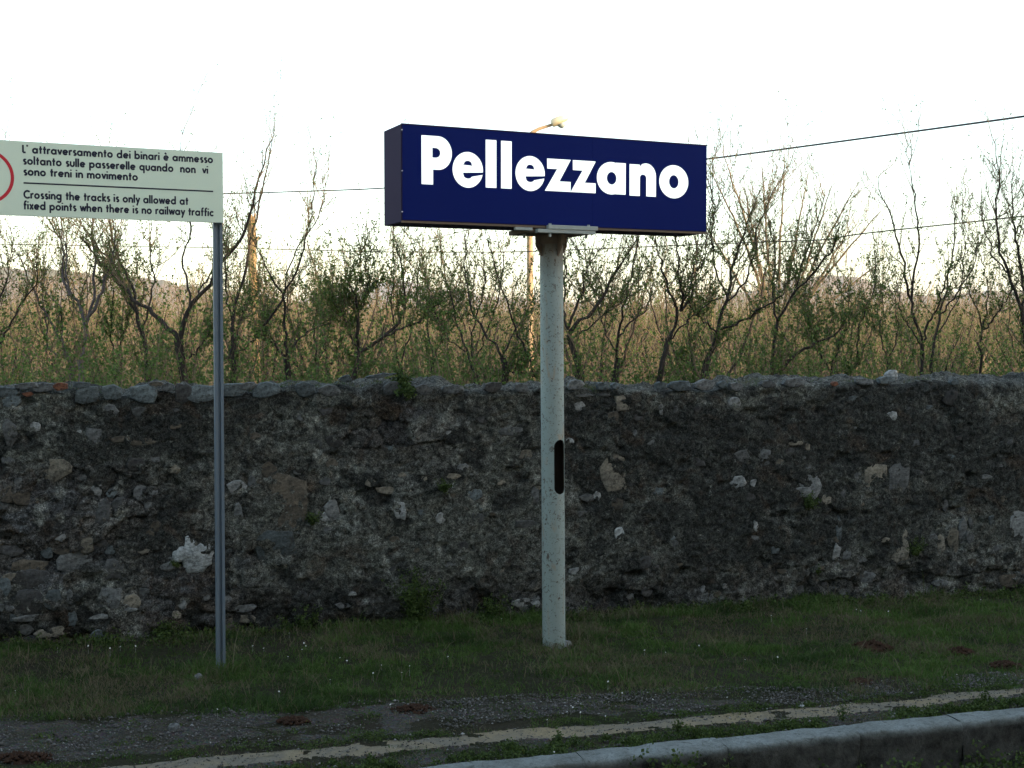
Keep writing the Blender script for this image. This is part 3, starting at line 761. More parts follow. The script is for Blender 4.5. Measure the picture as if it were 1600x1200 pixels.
def letter(fn, x0, x1, yb_, h, over=0):
    u0 = suv(x0, 270)[0]; u1 = suv(x1, 270)[0]
    cu = bpy.data.curves.new("letter", 'CURVE'); cu.dimensions = '2D'; cu.fill_mode = 'BOTH'; cu.extrude = .0012
    for c in fn():
        sp = cu.splines.new('POLY'); sp.points.add(len(c) - 1)
        for i_, (a, b) in enumerate(c): sp.points[i_].co = (u0 + a * (u1 - u0), yb_ - over + b * (h + 2 * over), 0, 1)
        sp.use_cyclic_u = True
    ob = bpy.data.objects.new("tmp", cu); COL.objects.link(ob)
    dg = bpy.context.evaluated_depsgraph_get()
    me = bpy.data.meshes.new_from_object(ob.evaluated_get(dg)); bpy.data.objects.remove(ob)
    me.transform(Matrix.Rotation(math.pi / 2, 4, 'X')); me.transform(Matrix.Translation((0, -.0085, 0)))
    me.materials.clear(); me.name = "letter"
    return link("letter", me, M['letter'], bx)
bv = lambda t: base_v + (zb - base_v) * t
for fn, x0, x1, t, h, ov in ((g_P, 657.8, 705, 0, cap, 0), (g_e, 706.3, 753.5, .2, xh, .0065), (g_l, 758, 774.5, .45, cap, 0), (g_l, 782, 798.3, .6, cap, 0), (g_e, 804.5, 850, .7, xh, .0065),
                             (g_z, 850.4, 890.5, 1, xh, 0), (g_z, 890.6, 929.6, 1, xh, 0), (g_a, 931.6, 976.3, 1, xh, .0), (g_n, 982.6, 1023.6, 1, xh, .003), (g_o, 1029, 1074, 1, xh, .0065)):
    letter(fn, x0, x1, bv(t), h, ov)

# pole with its slot
ptop = L0.z - .028
PR = .0635
def ring_tube(r0, r1, z0, z1, n=64, m_=1):
    mb = MB(); vs = []; fs = []
    for r, z in ((r0, z0), (r0, z1), (r1, z1), (r1, z0)):
        vs += [(r * math.cos(2 * math.pi * k / n), r * math.sin(2 * math.pi * k / n), z) for k in range(n)]
    for a, b in ((0, 1), (1, 2), (2, 3), (3, 0)):
        fs += [(a * n + k, a * n + (k + 1) % n, b * n + (k + 1) % n, b * n + k) for k in range(n)]
    return mb.add(vs, fs)
pole = ring_tube(PR, PR - .006, -.05, ptop, 72).build("pole", M['pole'], sgn)
zt = on_plane(874, 686, foot, Vector((0, 1, 0))).z; zb2 = on_plane(874, 771, foot, Vector((0, 1, 0))).z
ct = MB(); hw = .036
prof = [(hw * math.cos(R(a)), zt - hw + hw * math.sin(R(a))) for a in range(0, 181, 12)] + [(-hw * math.cos(R(a)), zb2 + hw - hw * math.sin(R(a))) for a in range(0, 181, 12)]
ct.prism(prof, -.2, 0)
cutter = ct.build("cutter", None)
vdir = math.atan2(foot.x, foot.y)
cutter.location = (foot.x, foot.y, 0)
cutter.rotation_euler = (0, 0, -vdir + R(66))
bpy.context.view_layer.update()
mod = pole.modifiers.new("slot", 'BOOLEAN'); mod.operation = 'DIFFERENCE'; mod.object = cutter; mod.solver = 'EXACT'
dg = bpy.context.evaluated_depsgraph_get()
pm = bpy.data.meshes.new_from_object(pole.evaluated_get(dg))
pole.modifiers.clear(); pole.data = pm
bpy.data.objects.remove(cutter)
for p in pm.polygons: p.use_smooth = True
try: pm.set_sharp_from_angle(angle=R(35))
except Exception: pass
if not pm.materials: pm.materials.append(M['pole'])
pm.materials.append(M['pole_inside'])
for p in pm.polygons:
    c_ = p.center
    if p.normal.x * c_.x + p.normal.y * c_.y < -.01: p.material_index = 1
pole.rotation_euler = Matrix.Rotation(-YAW, 3, 'Z').to_euler()
lean = R(-.45)
pole.matrix_local = Matrix.Rotation(-YAW, 4, 'Z') @ Matrix.Rotation(lean, 4, 'Y')
tx = loc((foot.x + math.sin(lean) * ptop, foot.y, 0)).x      # where the leaning pole meets the box
tyo = loc((foot.x + math.sin(lean) * ptop, foot.y, 0)).y
for a in (8, 98, 188, 278):                                  # gusset plates under the head flange
    g = MB().prism([(PR - .003, -.115), (PR - .003, 0), (PR + .038, 0), (PR + .038, -.058), (PR + .002, -.115)], -.005, .005).build("gusset", M['rust_shade'], sgn)
    g.location = (tx, tyo, ptop); g.rotation_euler = (0, 0, R(a))
ring_tube(PR + .012, PR + .0005, ptop - .05, ptop, 48).build("collar", M['rust_shade'], sgn, smooth=True).location = (tx, tyo, 0)
pu0 = suv(826, 362)[0] + L0.x; pu1 = suv(925, 364)[0] + L0.x
MB().box(pu0, pu1, L0.y + .005, L0.y + DEP - .01, ptop, ptop + .024).build("flange_plate", M['rust_shade'], sgn, bevel=.002)  # brown carries the shadow on the middle of the grey plate
l0 = suv(852, 356)[0] + L0.x; l1 = suv(929, 358)[0] + L0.x
MB().box(l0, l1, L0.y - .04, L0.y - .0115, L0.z - .010, L0.z + .012).box(l0 - .06, l1 - .012, L0.y - .036, L0.y + .004, ptop - .002, L0.z - .0105).build("clamp_bar", M['steel'], sgn, bevel=.002)
MB().box(suv(803, 360)[0] + L0.x, suv(830, 360)[0] + L0.x, L0.y - .02, L0.y + .004, ptop + .008, L0.z - .005).build("clamp_bar", M['steel'], sgn, bevel=.002)
for px_, yy in ((834, .12), (856, -.025), (916, .0)):
    u = suv(px_, 362)[0] + L0.x
    MB().tube([(u, L0.y + yy, ptop - .022), (u, L0.y + yy, ptop - .001)], .0075, 6).build("bolt", M['steel'], sgn)
for px_ in (856, 916):
    u = suv(px_, 362)[0] + L0.x
    MB().tube([(u, L0.y - .026, L0.z + .0125), (u, L0.y - .026, L0.z + .020)], .008, 6).build("bolt", M['steel'], sgn)
ft = MB()
rr = random.Random(2)
ft.tube([(0, 0, -.05), (0, 0, .012), (0, 0, .02)], [.07, .06, .045], 11)
fo = ft.build("footing", M['concrete'], sgn, bevel=.006); fo.location = (.055, .01, -.008)
for v in fo.data.vertices: v.co.x *= rr.uniform(.9, 1.1); v.co.y *= rr.uniform(.75, 1.0)

# ------------------------------------------------------------------ cream rule sign on its blue-grey posts
B0 = at(349, 348, 6.40)
def buv(x, y):
    p = on_plane(x, y, B0, SN); return (p - B0).dot(SD), p.z - B0.z
Wp = -buv(-66, 290)[0]; Hp = buv(349, 238.7)[1]
sx_ = gp(343, 1055)
rs_ = empty("rule_sign", (B0.x, B0.y, 0), YAW)
tag(rs_, "cream bilingual track crossing notice with black lettering on thin blue-grey posts", "sign")
pl = MB().box(-Wp, 0, -.001, .0015, 0, Hp).box(-Wp, 0, .0015, .022, 0, .002).box(-Wp, 0, .0015, .022, Hp - .002, Hp).box(-.002, 0, .0015, .022, .002, Hp - .002).box(-Wp, -Wp + .002, .0015, .022, .002, Hp - .002)
plate = pl.build("plate", M['plate'], rs_); plate.location = (0, 0, B0.z)
# post: two side rails and a recessed web, as the dark centre line shows
pu = buv(341, 360)[0]
for uu in (pu, -Wp - pu):
    po = MB().box(-.0225, -.007, -.012, .012, -.1, B0.z + Hp * .9).box(.007, .0225, -.012, .012, -.1, B0.z + Hp * .9).box(-.007, .007, -.002, .003, -.1, B0.z + Hp * .9).build("post", M['post'], rs_, bevel=.002)
    po.location = (uu, .036, 0)
    if uu == pu: po.rotation_euler = (0, R(.1), 0)
# pictogram ring (its right edge shows at the left border of the photograph)
rc, rv = buv(-24.5, 275.5); ro = buv(22, 275.5)[0] - rc
mb = MB(); n = 72
vs = [(rc + r * math.cos(2 * math.pi * k / n), y, rv + r * math.sin(2 * math.pi * k / n)) for r, y in ((ro, -.0016), (ro * .885, -.0016)) for k in range(n)]
mb.add(vs, [(k, (k + 1) % n, n + (k + 1) % n, n + k) for k in range(n)])
mb.build("red_ring", M['red'], plate)
bz = buv(100, 290)
u0r, v0r = buv(36.7, 285.6); u1r, v1r = buv(333, 299.3)
MB().box(u0r, u1r, -.0018, -.0011, (v0r + v1r) / 2 - .0035, (v0r + v1r) / 2 + .0035).build("rule_line", M['ink'], plate)

# monoline geometric alphabet: strokes per glyph (x-height 1), advance
def A(cx, cy, r, a0, a1, n=12): return arc(cx, cy, r, r, a0, a1, n)
C5 = A(.5, .5, .39, 0, 360, 18)
G = {
 'a': ([C5, [(.89, 0), (.89, 1)]], 1.17), 'o': ([C5], 1.14), 'e': ([A(.5, .5, .39, 0, 318, 16), [(.13, .5), (.89, .5)]], 1.12), 'c': ([A(.5, .5, .39, 48, 312, 14)], .95),
 'd': ([C5, [(.89, 0), (.89, 1.62)]], 1.17), 'b': ([C5, [(.11, 0), (.11, 1.62)]], 1.14), 'q': ([C5, [(.89, -.55), (.89, 1)]], 1.17), 'p': ([C5, [(.11, -.55), (.11, 1)]], 1.14),
 'g': ([C5, [(.89, 1), (.89, -.12)] + A(.53, -.12, .36, 0, -140, 8)], 1.17),
 'n': ([[(.11, 0), (.11, 1)], [(.11, .5)] + A(.44, .58, .31, 170, 0, 10) + [(.75, 0)]], .98), 'h': ([[(.11, 0), (.11, 1.62)], [(.11, .5)] + A(.44, .58, .31, 170, 0, 10) + [(.75, 0)]], .98),
 'm': ([[(.11, 0), (.11, 1)], [(.11, .5)] + A(.41, .6, .28, 170, 0, 9) + [(.69, 0)], [(.69, .5)] + A(.99, .6, .28, 170, 0, 9) + [(1.27, 0)]], 1.5),
 'u': ([[(.11, 1), (.11, .4)] + A(.43, .42, .32, 180, 360, 10) + [(.75, 1)]], .98), 'r': ([[(.11, 0), (.11, 1)], [(.11, .55)] + A(.42, .6, .30, 170, 65, 6)], .68),
 't': ([[(.28, 0), (.28, 1.42)], [(.0, .9), (.58, .9)]], .68), 'f': ([[(.24, 0), (.24, 1.25)] + A(.47, 1.28, .23, 180, 70, 6), [(.0, .9), (.56, .9)]], .66),
 'i': ([[(.11, 0), (.11, 1)], [(.11, 1.28), (.11, 1.50)]], .36), 'l': ([[(.11, 0), (.11, 1.62)]], .36),
 's': ([A(.36, .73, .2, 40, 230, 8)[:-1] + [(.36, .5)] + A(.36, .29, .2, 60, -140, 9)], .74),
 'v': ([[(.06, 1), (.4, .06), (.74, 1)]], .86), 'w': ([[(.06, 1), (.33, .06), (.6, .95), (.87, .06), (1.14, 1)]], 1.26), 'x': ([[(.06, 0), (.7, 1)], [(.06, 1), (.7, 0)]], .82),
 'y': ([[(.06, 1), (.42, .08)], [(.78, 1), (.2, -.52)]], .88), 'k': ([[(.11, 0), (.11, 1.62)], [(.68, 1), (.18, .52), (.74, 0)]], .84),
 'L': ([[(.11, 1.5), (.11, .1), (.6, .1)]], .7), "'": ([[(.08, 1.22), (.16, 1.56)]], .36), 'C': ([arc(.74, .75, .63, .66, 50, 310, 16)], 1.28), ' ': ([], .56)}
G['\u00e8'] = (G['e'][0] + [[(.28, 1.52), (.56, 1.2)]], 1.12)
def text_line(txt, xa, ya, xb_, yb2, xh_px):
    """lettering between two photo positions of the baseline"""
    u0, v0 = buv(xa, ya); u1, v1 = buv(xb_, yb2)
    hx = buv(xa, ya - xh_px)[1] - v0
    adv = 0; gl = []
    for ch in txt: gl.append((ch, adv)); adv += G[ch][1] + .07
    adv -= .12
    sx = (u1 - u0) / adv; vm = (v0 + v1) / 2
    mb = MB(); w = .34 / 2; dep = 0
    for ch, a in gl:
        for st in G[ch][0]:
            for i_ in range(len(st) - 1):
                (x0, y0), (x1, y1) = st[i_], st[i_ + 1]
                d = math.hypot(x1 - x0, y1 - y0) or 1e-6
                dx, dy = (x1 - x0) / d, (y1 - y0) / d
                e = .035 if len(st) > 3 else .0
                nx_, ny_ = -dy * w, dx * w
                X0, Y0, X1, Y1 = x0 - dx * e, y0 - dy * e, x1 + dx * e, y1 + dy * e
                dep = (dep + 1) % 9
                q = [(u0 + (a + X) * sx, -.0016 - dep * .00003, vm + Y * hx) for X, Y in ((X0 + nx_, Y0 + ny_), (X1 + nx_, Y1 + ny_), (X1 - nx_, Y1 - ny_), (X0 - nx_, Y0 - ny_))]
                mb.add(q, [(3, 2, 1, 0)])
    return tag(mb.build("text_line", M['ink'], plate), kind='stuff')
text_line("L' attraversamento dei binari \u00e8 ammesso", 35, 239.2, 333, 254.6, 8.3)
text_line("soltanto sulle passerelle quando  non  vi", 36, 256.8, 325.5, 271.4, 8.3)
text_line("sono treni in movimento", 36.7, 274.3, 215.7, 281.8, 8.3)
text_line("Crossing the tracks is only allowed at", 37, 309.4, 294.5, 320.6, 8.3)
text_line("fixed points when there is no railway traffic", 37, 326.9, 334, 338, 8.3)

# ------------------------------------------------------------------ tubes and leaves in bulk
def tube_batch(P, Rr, sides=4):
    m, n, _ = P.shape
    d = P[:, -1] - P[:, 0]; d /= np.linalg.norm(d, axis=1)[:, None] + 1e-9
    ref = np.where(np.abs(d[:, 2:3]) > .8, np.array([[1., 0, 0]]), np.array([[0, 0, 1.]]))
    a = np.cross(d, ref); a /= np.linalg.norm(a, axis=1)[:, None]; b = np.cross(d, a)
    t = 2 * np.pi * np.arange(sides) / sides
    ring = a[:, None, :] * np.cos(t)[None, :, None] + b[:, None, :] * np.sin(t)[None, :, None]
    V = P[:, :, None, :] + Rr[:, :, None, None] * ring[:, None, :, :]
    V = V.reshape(-1, 3)
    base = (np.arange(m) * n * sides)[:, None, None] + (np.arange(n - 1) * sides)[None, :, None]
    k = np.arange(sides)[None, None, :]; k2 = (k + 1) % sides
    Fq = np.stack([base + k, base + k2, base + sides + k2, base + sides + k], -1).reshape(-1, 4)
    return V, Fq
def merge(parts):
    Vs, Fs, b = [], [], 0
    for V, Fq in parts:
        Vs.append(V); Fs.append(Fq + b); b += len(V)
    return np.concatenate(Vs), np.concatenate(Fs)
def leaves_np(Pt, size, r, droop=0.3):
    """one folded diamond leaf per point: 4 vertices, one quad"""
    n = len(Pt)
    d = r.normal(size=(n, 3)); d[:, 2] += .35; d /= np.linalg.norm(d, axis=1)[:, None]
    s = np.cross(d, r.normal(size=(n, 3))); s /= np.linalg.norm(s, axis=1)[:, None]
    L = size[:, None]
    V = np.stack([Pt, Pt + d * L * .5 + s * L * .38, Pt + d * L, Pt + d * L * .45 - s * L * .38], 1).reshape(-1, 3)
    Fq = np.arange(n * 4).reshape(-1, 4)
    return V, Fq
def resample(pts, n, r, wob=.02):
    pts = np.array([tuple(p) for p in pts]); s = np.concatenate([[0], np.cumsum(np.linalg.norm(np.diff(pts, axis=0), axis=1))])
    t = np.linspace(0, s[-1], n)
    P = np.stack([np.interp(t, s, pts[:, k]) for k in range(3)], -1)
    for _ in range(2): P[1:-1] = P[1:-1] * .5 + (P[:-2] + P[2:]) * .25
    w = r.normal(size=P.shape) * wob; w[0] = 0
    return P + w, s[-1]
def shoots(start, dirs, L, r, r0, n=6, curve=.25, wob=.02):
    m = len(start); s = np.linspace(0, 1, n)[None, :, None]
    dirs = dirs / np.linalg.norm(dirs, axis=1)[:, None]
    P = start[:, None, :] + dirs[:, None, :] * L[:, None, None] * s
    P = P + np.array([0, 0, 1.]) * (curve * L)[:, None, None] * s ** 2
    w = np.cumsum(r.normal(size=(m, n, 3)) * wob * L[:, None, None], 1); w[:, 0] = 0
    P = P + w
    Rr = r0[:, None] * (1 - .8 * np.linspace(0, 1, n)[None, :])
    return P, Rr
def pick(P, Rr, cnt, r, lo=.15, hi=1.0):
    """random points on a batch of polylines: positions, directions, radius there"""
    m, n, _ = P.shape
    i = r.integers(0, m, cnt); t = (lo + (hi - lo) * r.random(cnt)) * (n - 1)
    k = np.minimum(t.astype(int), n - 2); f = (t - k)[:, None]
    p = P[i, k] * (1 - f) + P[i, k + 1] * f
    d = P[i, k + 1] - P[i, k]; d /= np.linalg.norm(d, axis=1)[:, None] + 1e-9
    return p, d, Rr[i, k] * (1 - f[:, 0]) + Rr[i, k + 1] * f[:, 0]
def grow(limbs, seed, sec_m=5.0, twig_m=9.0, leaf_m=26, sides=5, tall=.7, leafy=1.0, zlo=1.2, zhi=3.2, twig_len=1.0, r_min=.0022, lsize=1.0, tw_n=5, clus=1):
    """limbs: list of (points, r0, r1). Gives meshes for trunk, branches, foliage data"""
    r = np.random.default_rng(seed)
    trunk = []; P1 = []; R1 = []; tot = 0
    for pts, ra, rb_ in limbs:
        P, ln = resample(pts, 18, r, .009)
        rad = np.linspace(1, 0, 18) ** .8 * (ra - rb_) + rb_ * (1 + r.normal(size=18) * .09)
        trunk.append(tube_batch(P[None], rad[None], 7 if ra > .025 else sides)); P1.append(P); R1.append(rad); tot += ln
    P1 = np.stack(P1); R1 = np.stack(R1)
    # secondary branches
    ns = int(sec_m * tot); p, d, rr_ = pick(P1, R1, ns, r, .22, 1)
    h = r.normal(size=(ns, 3)); h[:, 2] = np.abs(h[:, 2]) * .5 + .35
    L2 = r.uniform(.25, .8, ns) * tall
    P2, R2 = shoots(p, d * .55 + h * .8, L2, r, np.clip(rr_ * .5, .004, .013), 7, .35, .035)
    # twigs on everything
    tot2 = tot * .8 + L2.sum()
    nt = int(twig_m * tot2)
    a, b, c = pick(P2, R2, int(nt * .72), r, .1, 1); a2, b2, c2 = pick(P1, R1, nt - int(nt * .72), r, .3, 1)
    p = np.concatenate([a, a2]); d = np.concatenate([b, b2]); rr_ = np.concatenate([c, c2])
    h = r.normal(size=(len(p), 3)) * .8; h[:, 2] = np.abs(h[:, 2]) * .5 + .45
    L3 = r.uniform(.06, .34, len(p)) * twig_len * (.7 + .6 * r.random(len(p)))
    P3, R3 = shoots(p, d * .45 + h, L3, r, np.clip(rr_ * .5, r_min, .005), tw_n, .25, .04)
    # a few tall water shoots
    nw = max(3, int(tot * .9)); p, d, rr_ = pick(P1, R1, nw, r, .55, 1)
    h = r.normal(size=(nw, 3)) * .18; h[:, 2] = 1
    P4, R4 = shoots(p, h + d * .2, r.uniform(.35, .8, nw) * tall, r, np.full(nw, .005), 8, .1, .016)
    branches = merge([tube_batch(P2, R2, 4), tube_batch(P3, np.maximum(R3, r_min * .7), 3), tube_batch(P4, np.maximum(R4, r_min * .8), 3)])
    # leaves: dense low down, little buds on the tips
    nl = int(leaf_m * (L3.sum() + L2.sum() * .5) * leafy)
    a, _, _ = pick(P3, R3, int(nl * .8), r, .1, 1); b, _, _ = pick(P2, R2, int(nl * .2), r, .2, 1)
    lp = np.concatenate([a, b]); zf = np.clip((lp[:, 2] - zlo) / (zhi - zlo), 0, 1)
    keep = r.random(len(lp)) < (1 - .80 * zf); lp = lp[keep]; zf = zf[keep]
    lp = np.repeat(lp, clus, 0); zf = np.repeat(zf, clus)
    lp = lp + r.normal(size=lp.shape) * .008
    b, _, _ = pick(P4, R4, nw * 22, r, .1, 1)
    sz = np.concatenate([r.uniform(.012, .030, len(lp)) * (1 - .4 * zf), r.uniform(.010, .018, len(b))]) * lsize
    lp = np.concatenate([lp, b])
    LV, LF = leaves_np(lp, sz, r)
    return merge(trunk), branches, (LV, LF, np.repeat(r.random(len(lp)), 4))
def tree_object(name, base, data, bark, label, group=None, cat="tree"):
    (tv, tf), (bv_, bf), (lv, lf, vary) = data
    o = empty(name, base); b = np.array(tuple(base))
    tag(o, label, cat, group)
    link("trunk", mesh_np("trunk", tv - b, tf, True), M[bark], o)
    link("branches", mesh_np("branches", bv_ - b, bf, True), M['twig'], o)
    f = link("foliage", mesh_np("foliage", lv - b, lf, False, {'vary': vary}), M['leaf'], o)
    f['kind'] = 'stuff'
    return o

# near trees, just behind the wall: each limb follows a drawn line of photo positions, spread in depth
def near_tree(Y, trunk, limbs, seed, label, bark='bark', r0=.06, **kw):
    r = random.Random(seed)
    L = []
    tp = [at(x, y, Y) for x, y in trunk]
    basep = Vector((tp[0].x - .02, tp[0].y, 0))
    L.append(([basep + Vector((0, 0, -.05)), tp[0]] + tp[1:], r0 * .68, r0 * .46))
    for pts, ra in limbs:
        dy = r.uniform(-.5, .5)
        n = len(pts)
        L.append(([at(x, y, Y + dy * (i / max(1, n - 1)) ** 1.2) for i, (x, y) in enumerate(pts)], ra * .50, max(.0026, ra * .07)))
    kw['leafy'] = kw.get('leafy', 1.0) * 1.15; kw['clus'] = 3
    kw['twig_m'] = kw.get('twig_m', 9) * 1.9; kw['zlo'] = 1.5; kw['zhi'] = 2.9; kw['lsize'] = 1.1; kw['sec_m'] = kw.get('sec_m', 5) * 1.2
    return tree_object("fruit_tree", basep, grow(L, seed, **kw), bark, label, "fruit trees close behind the wall")
near_tree(11.5, [(-40, 620), (-30, 560)], [([(-30, 560), (-10, 500), (10, 440), (20, 390)], .03), ([(-30, 560), (0, 540), (20, 500), (45, 460), (60, 440), (60, 400)], .025), ([(-30, 560), (-60, 480), (-70, 380)], .03), ([(-10, 500), (-5, 400), (5, 250), (12, 170)], .012)], 101, "fruit tree at the left edge, half out of view behind the wall", leafy=.8)
near_tree(12.2, [(118, 620), (112, 575)], [([(112, 575), (100, 540), (80, 505), (62, 470), (40, 425), (20, 385), (6, 360)], .03), ([(112, 575), (103, 545), (76, 560), (74, 520), (66, 470), (70, 400), (65, 360)], .022), ([(112, 575), (95, 520), (98, 480), (70, 452), (50, 430), (60, 380)], .02), ([(90, 520), (104, 400), (102, 345)], .012)], 102, "slim grey tree left of the notice post with thin limbs fanning left", bark='grey_bark')
near_tree(11.0, [(124, 620), (128, 560)], [([(128, 560), (134, 500), (128, 470), (108, 462), (96, 420), (102, 390), (85, 360), (70, 340)], .042), ([(134, 500), (152, 480), (158, 450), (172, 420), (180, 380), (175, 330)], .034), ([(134, 510), (148, 470), (146, 420), (145, 370), (143, 260)], .03), ([(108, 462), (104, 400), (95, 340), (90, 270)], .018)], 103, "grey-barked tree left of the notice post, thick trunk splitting in three", bark='grey_bark', r0=.055)
near_tree(11.4, [(238, 620), (228, 560)], [([(228, 560), (222, 520), (215, 490), (196, 455), (190, 430), (170, 400), (150, 385), (128, 350)], .045), ([(215, 490), (212, 460), (205, 440), (185, 410), (178, 385), (170, 330), (162, 240)], .03), ([(222, 520), (235, 480), (240, 430), (232, 380), (240, 330)], .022)], 104, "dark tree leaning left beneath the middle of the cream notice", leafy=1.2)
near_tree(10.6, [(291, 620), (287, 570), (281, 532)], [([(281, 532), (262, 512), (245, 495), (220, 472), (200, 460), (185, 442), (174, 425), (150, 400), (122, 372)], .045), ([(281, 532), (288, 500), (296, 478), (310, 458), (325, 440), (345, 415), (372, 385), (392, 340), (400, 290), (425, 215)], .045), ([(296, 478), (300, 450), (285, 425), (282, 400), (300, 370), (285, 280), (281, 210)], .02), ([(310, 458), (330, 430), (350, 390), (345, 350)], .018), ([(287, 560), (305, 555), (320, 530), (345, 500)], .018)], 105, "black stout tree left of the notice post, forking in a wide Y", r0=.066, leafy=1.3)
near_tree(11.8, [(366, 620), (364, 540)], [([(364, 540), (362, 500), (368, 460), (382, 430), (388, 390), (400, 340), (415, 280), (428, 200)], .035), ([(364, 540), (375, 500), (390, 470), (410, 440)], .025), ([(362, 500), (350, 450), (352, 400), (345, 340)], .02), ([(364, 555), (385, 545), (405, 520), (420, 490)], .02)], 106, "upright dark tree just right of the notice post, before the golden stub", leafy=1.2)
near_tree(11.2, [(440, 622), (452, 590), (448, 560)], [([(448, 560), (444, 500), (450, 470), (440, 462), (430, 440), (415, 420), (405, 395), (395, 370)], .03), ([(400, 525), (420, 500), (436, 480), (441, 463), (455, 440), (468, 412), (478, 370), (490, 300), (494, 250)], .026), ([(448, 560), (465, 530), (490, 515), (520, 500)], .022), ([(441, 463), (450, 410), (470, 380), (500, 340), (508, 300), (513, 265)], .016), ([(448, 560), (430, 540), (415, 530), (400, 526)], .025)], 107, "wiry tree between the notice post and the blue sign, crossing limbs", leafy=1.0)
near_tree(11.0, [(547, 622), (553, 582), (562, 550)], [([(562, 550), (558, 520), (560, 490), (555, 460), (543, 440), (530, 425)], .04), ([(562, 550), (575, 543), (595, 530), (612, 518), (625, 505), (630, 480), (634, 450), (625, 400), (615, 370)], .042), ([(595, 530), (620, 515), (650, 510), (668, 485), (690, 470), (705, 455)], .024), ([(560, 490), (570, 465), (578, 440), (570, 420), (562, 390)], .022), ([(562, 550), (545, 520), (535, 490), (520, 470)], .016)], 108, "bushy green tree below the left end of the blue sign", r0=.055, leafy=2.0, tall=.6, sec_m=7)
near_tree(12.0, [(618, 622), (625, 575)], [([(625, 575), (618, 540), (612, 480), (618, 430), (612, 370), (622, 300)], .016), ([(625, 575), (640, 520), (652, 470), (655, 420), (662, 370)], .018)], 109, "thin whippy sapling just right of the bushy green tree", r0=.022, leafy=1.1)
near_tree(12.4, [(748, 622), (744, 585)], [([(744, 585), (728, 550), (722, 530), (712, 500), (700, 450), (690, 400), (685, 365)], .026), ([(744, 585), (735, 540), (745, 490), (760, 440), (752, 370)], .022), ([(728, 550), (700, 530), (680, 490), (668, 440), (660, 400)], .018), ([(744, 560), (760, 520), (778, 470), (790, 410), (783, 375)], .016)], 110, "slender tree beneath the centre of the blue sign, left of the lamp post")
near_tree(11.3, [(772, 622), (795, 586), (786, 560)], [([(786, 560), (765, 530), (745, 505), (735, 480), (725, 420), (730, 360)], .028), ([(838, 590), (828, 560), (810, 530), (800, 500), (785, 450), (765, 390), (760, 355)], .022), ([(786, 560), (800, 520), (830, 480), (838, 440)], .018), ([(786, 575), (810, 582), (838, 590)], .024)], 111, "spreading tree left of the speckled pole, limbs crossing the lamp post", leafy=1.1)
near_tree(10.8, [(912, 622), (905, 570), (888, 528)], [([(888, 528), (886, 515), (905, 505), (925, 488), (945, 465), (952, 440), (965, 420), (985, 390), (1005, 355)], .04), ([(886, 515), (895, 495), (905, 470), (912, 440), (925, 410), (945, 380)], .026), ([(886, 515), (878, 480), (885, 440), (880, 400), (888, 370)], .022), ([(888, 528), (920, 515), (945, 490), (975, 468), (1000, 450)], .018)], 112, "strong tree right of the speckled pole, limbs sweeping right", r0=.052, leafy=1.0)
near_tree(12.0, [(962, 622), (963, 560)], [([(963, 560), (965, 520), (975, 480), (985, 440), (992, 400), (998, 365), (1010, 340)], .03), ([(965, 530), (980, 510), (1005, 490), (1015, 470), (1020, 430)], .022), ([(963, 550), (945, 520), (935, 480), (930, 430)], .018)], 113, "straight tree below the right half of the blue sign", leafy=1.1)
near_tree(10.9, [(1022, 622), (1030, 588), (1047, 530)], [([(1047, 530), (1056, 500), (1064, 486), (1050, 470), (1040, 440), (1030, 400), (1022, 370)], .034), ([(1064, 486), (1068, 470), (1062, 440), (1058, 400), (1055, 368)], .03), ([(1064, 486), (1082, 460), (1078, 440), (1090, 400), (1085, 370)], .026), ([(1047, 530), (1075, 500), (1100, 480), (1130, 460)], .016), ([(1068, 470), (1100, 410), (1110, 340), (1115, 250)], .014)], 114, "dark leaning tree below the right end of the blue sign", r0=.044, leafy=1.2)
near_tree(11.2, [(1090, 622), (1098, 585), (1112, 550)], [([(1112, 550), (1120, 520), (1125, 500), (1138, 470), (1140, 440), (1150, 400), (1160, 370), (1175, 330), (1190, 290)], .04), ([(1125, 515), (1150, 508), (1175, 490), (1200, 475), (1225, 460), (1235, 430)], .028), ([(1120, 520), (1100, 500), (1080, 480), (1070, 440)], .018), ([(1138, 470), (1120, 430), (1110, 380), (1120, 330), (1100, 260)], .018), ([(1138, 470), (1165, 440), (1178, 400), (1185, 350), (1230, 260)], .02)], 115, "dense tree just right of the blue sign, tangled with the bare golden tree", r0=.05, leafy=1.5, sec_m=6.5)
near_tree(11.5, [(1195, 622), (1208, 588), (1228, 565)], [([(1228, 565), (1250, 550), (1275, 535), (1300, 530), (1320, 505), (1340, 475)], .032), ([(1208, 588), (1205, 540), (1215, 500), (1240, 460), (1250, 420), (1265, 380), (1280, 330), (1290, 300)], .034), ([(1215, 500), (1205, 450), (1215, 400), (1200, 350), (1190, 300)], .022), ([(1240, 460), (1275, 420), (1300, 390), (1310, 340)], .02)], 116, "low tree with a limb running right beside the wall top", r0=.046, leafy=1.6, sec_m=6.5)
near_tree(12.3, [(1305, 622), (1298, 580)], [([(1298, 580), (1285, 560), (1270, 540), (1262, 500), (1255, 460)], .02), ([(1340, 570), (1338, 540), (1345, 500), (1358, 470), (1372, 440), (1365, 390)], .022), ([(1298, 590), (1320, 585), (1340, 570)], .02), ([(1298, 580), (1310, 540), (1330, 500), (1325, 450)], .016)], 117, "small crooked tree left of the pale stone on the wall", r0=.024, leafy=1.2)
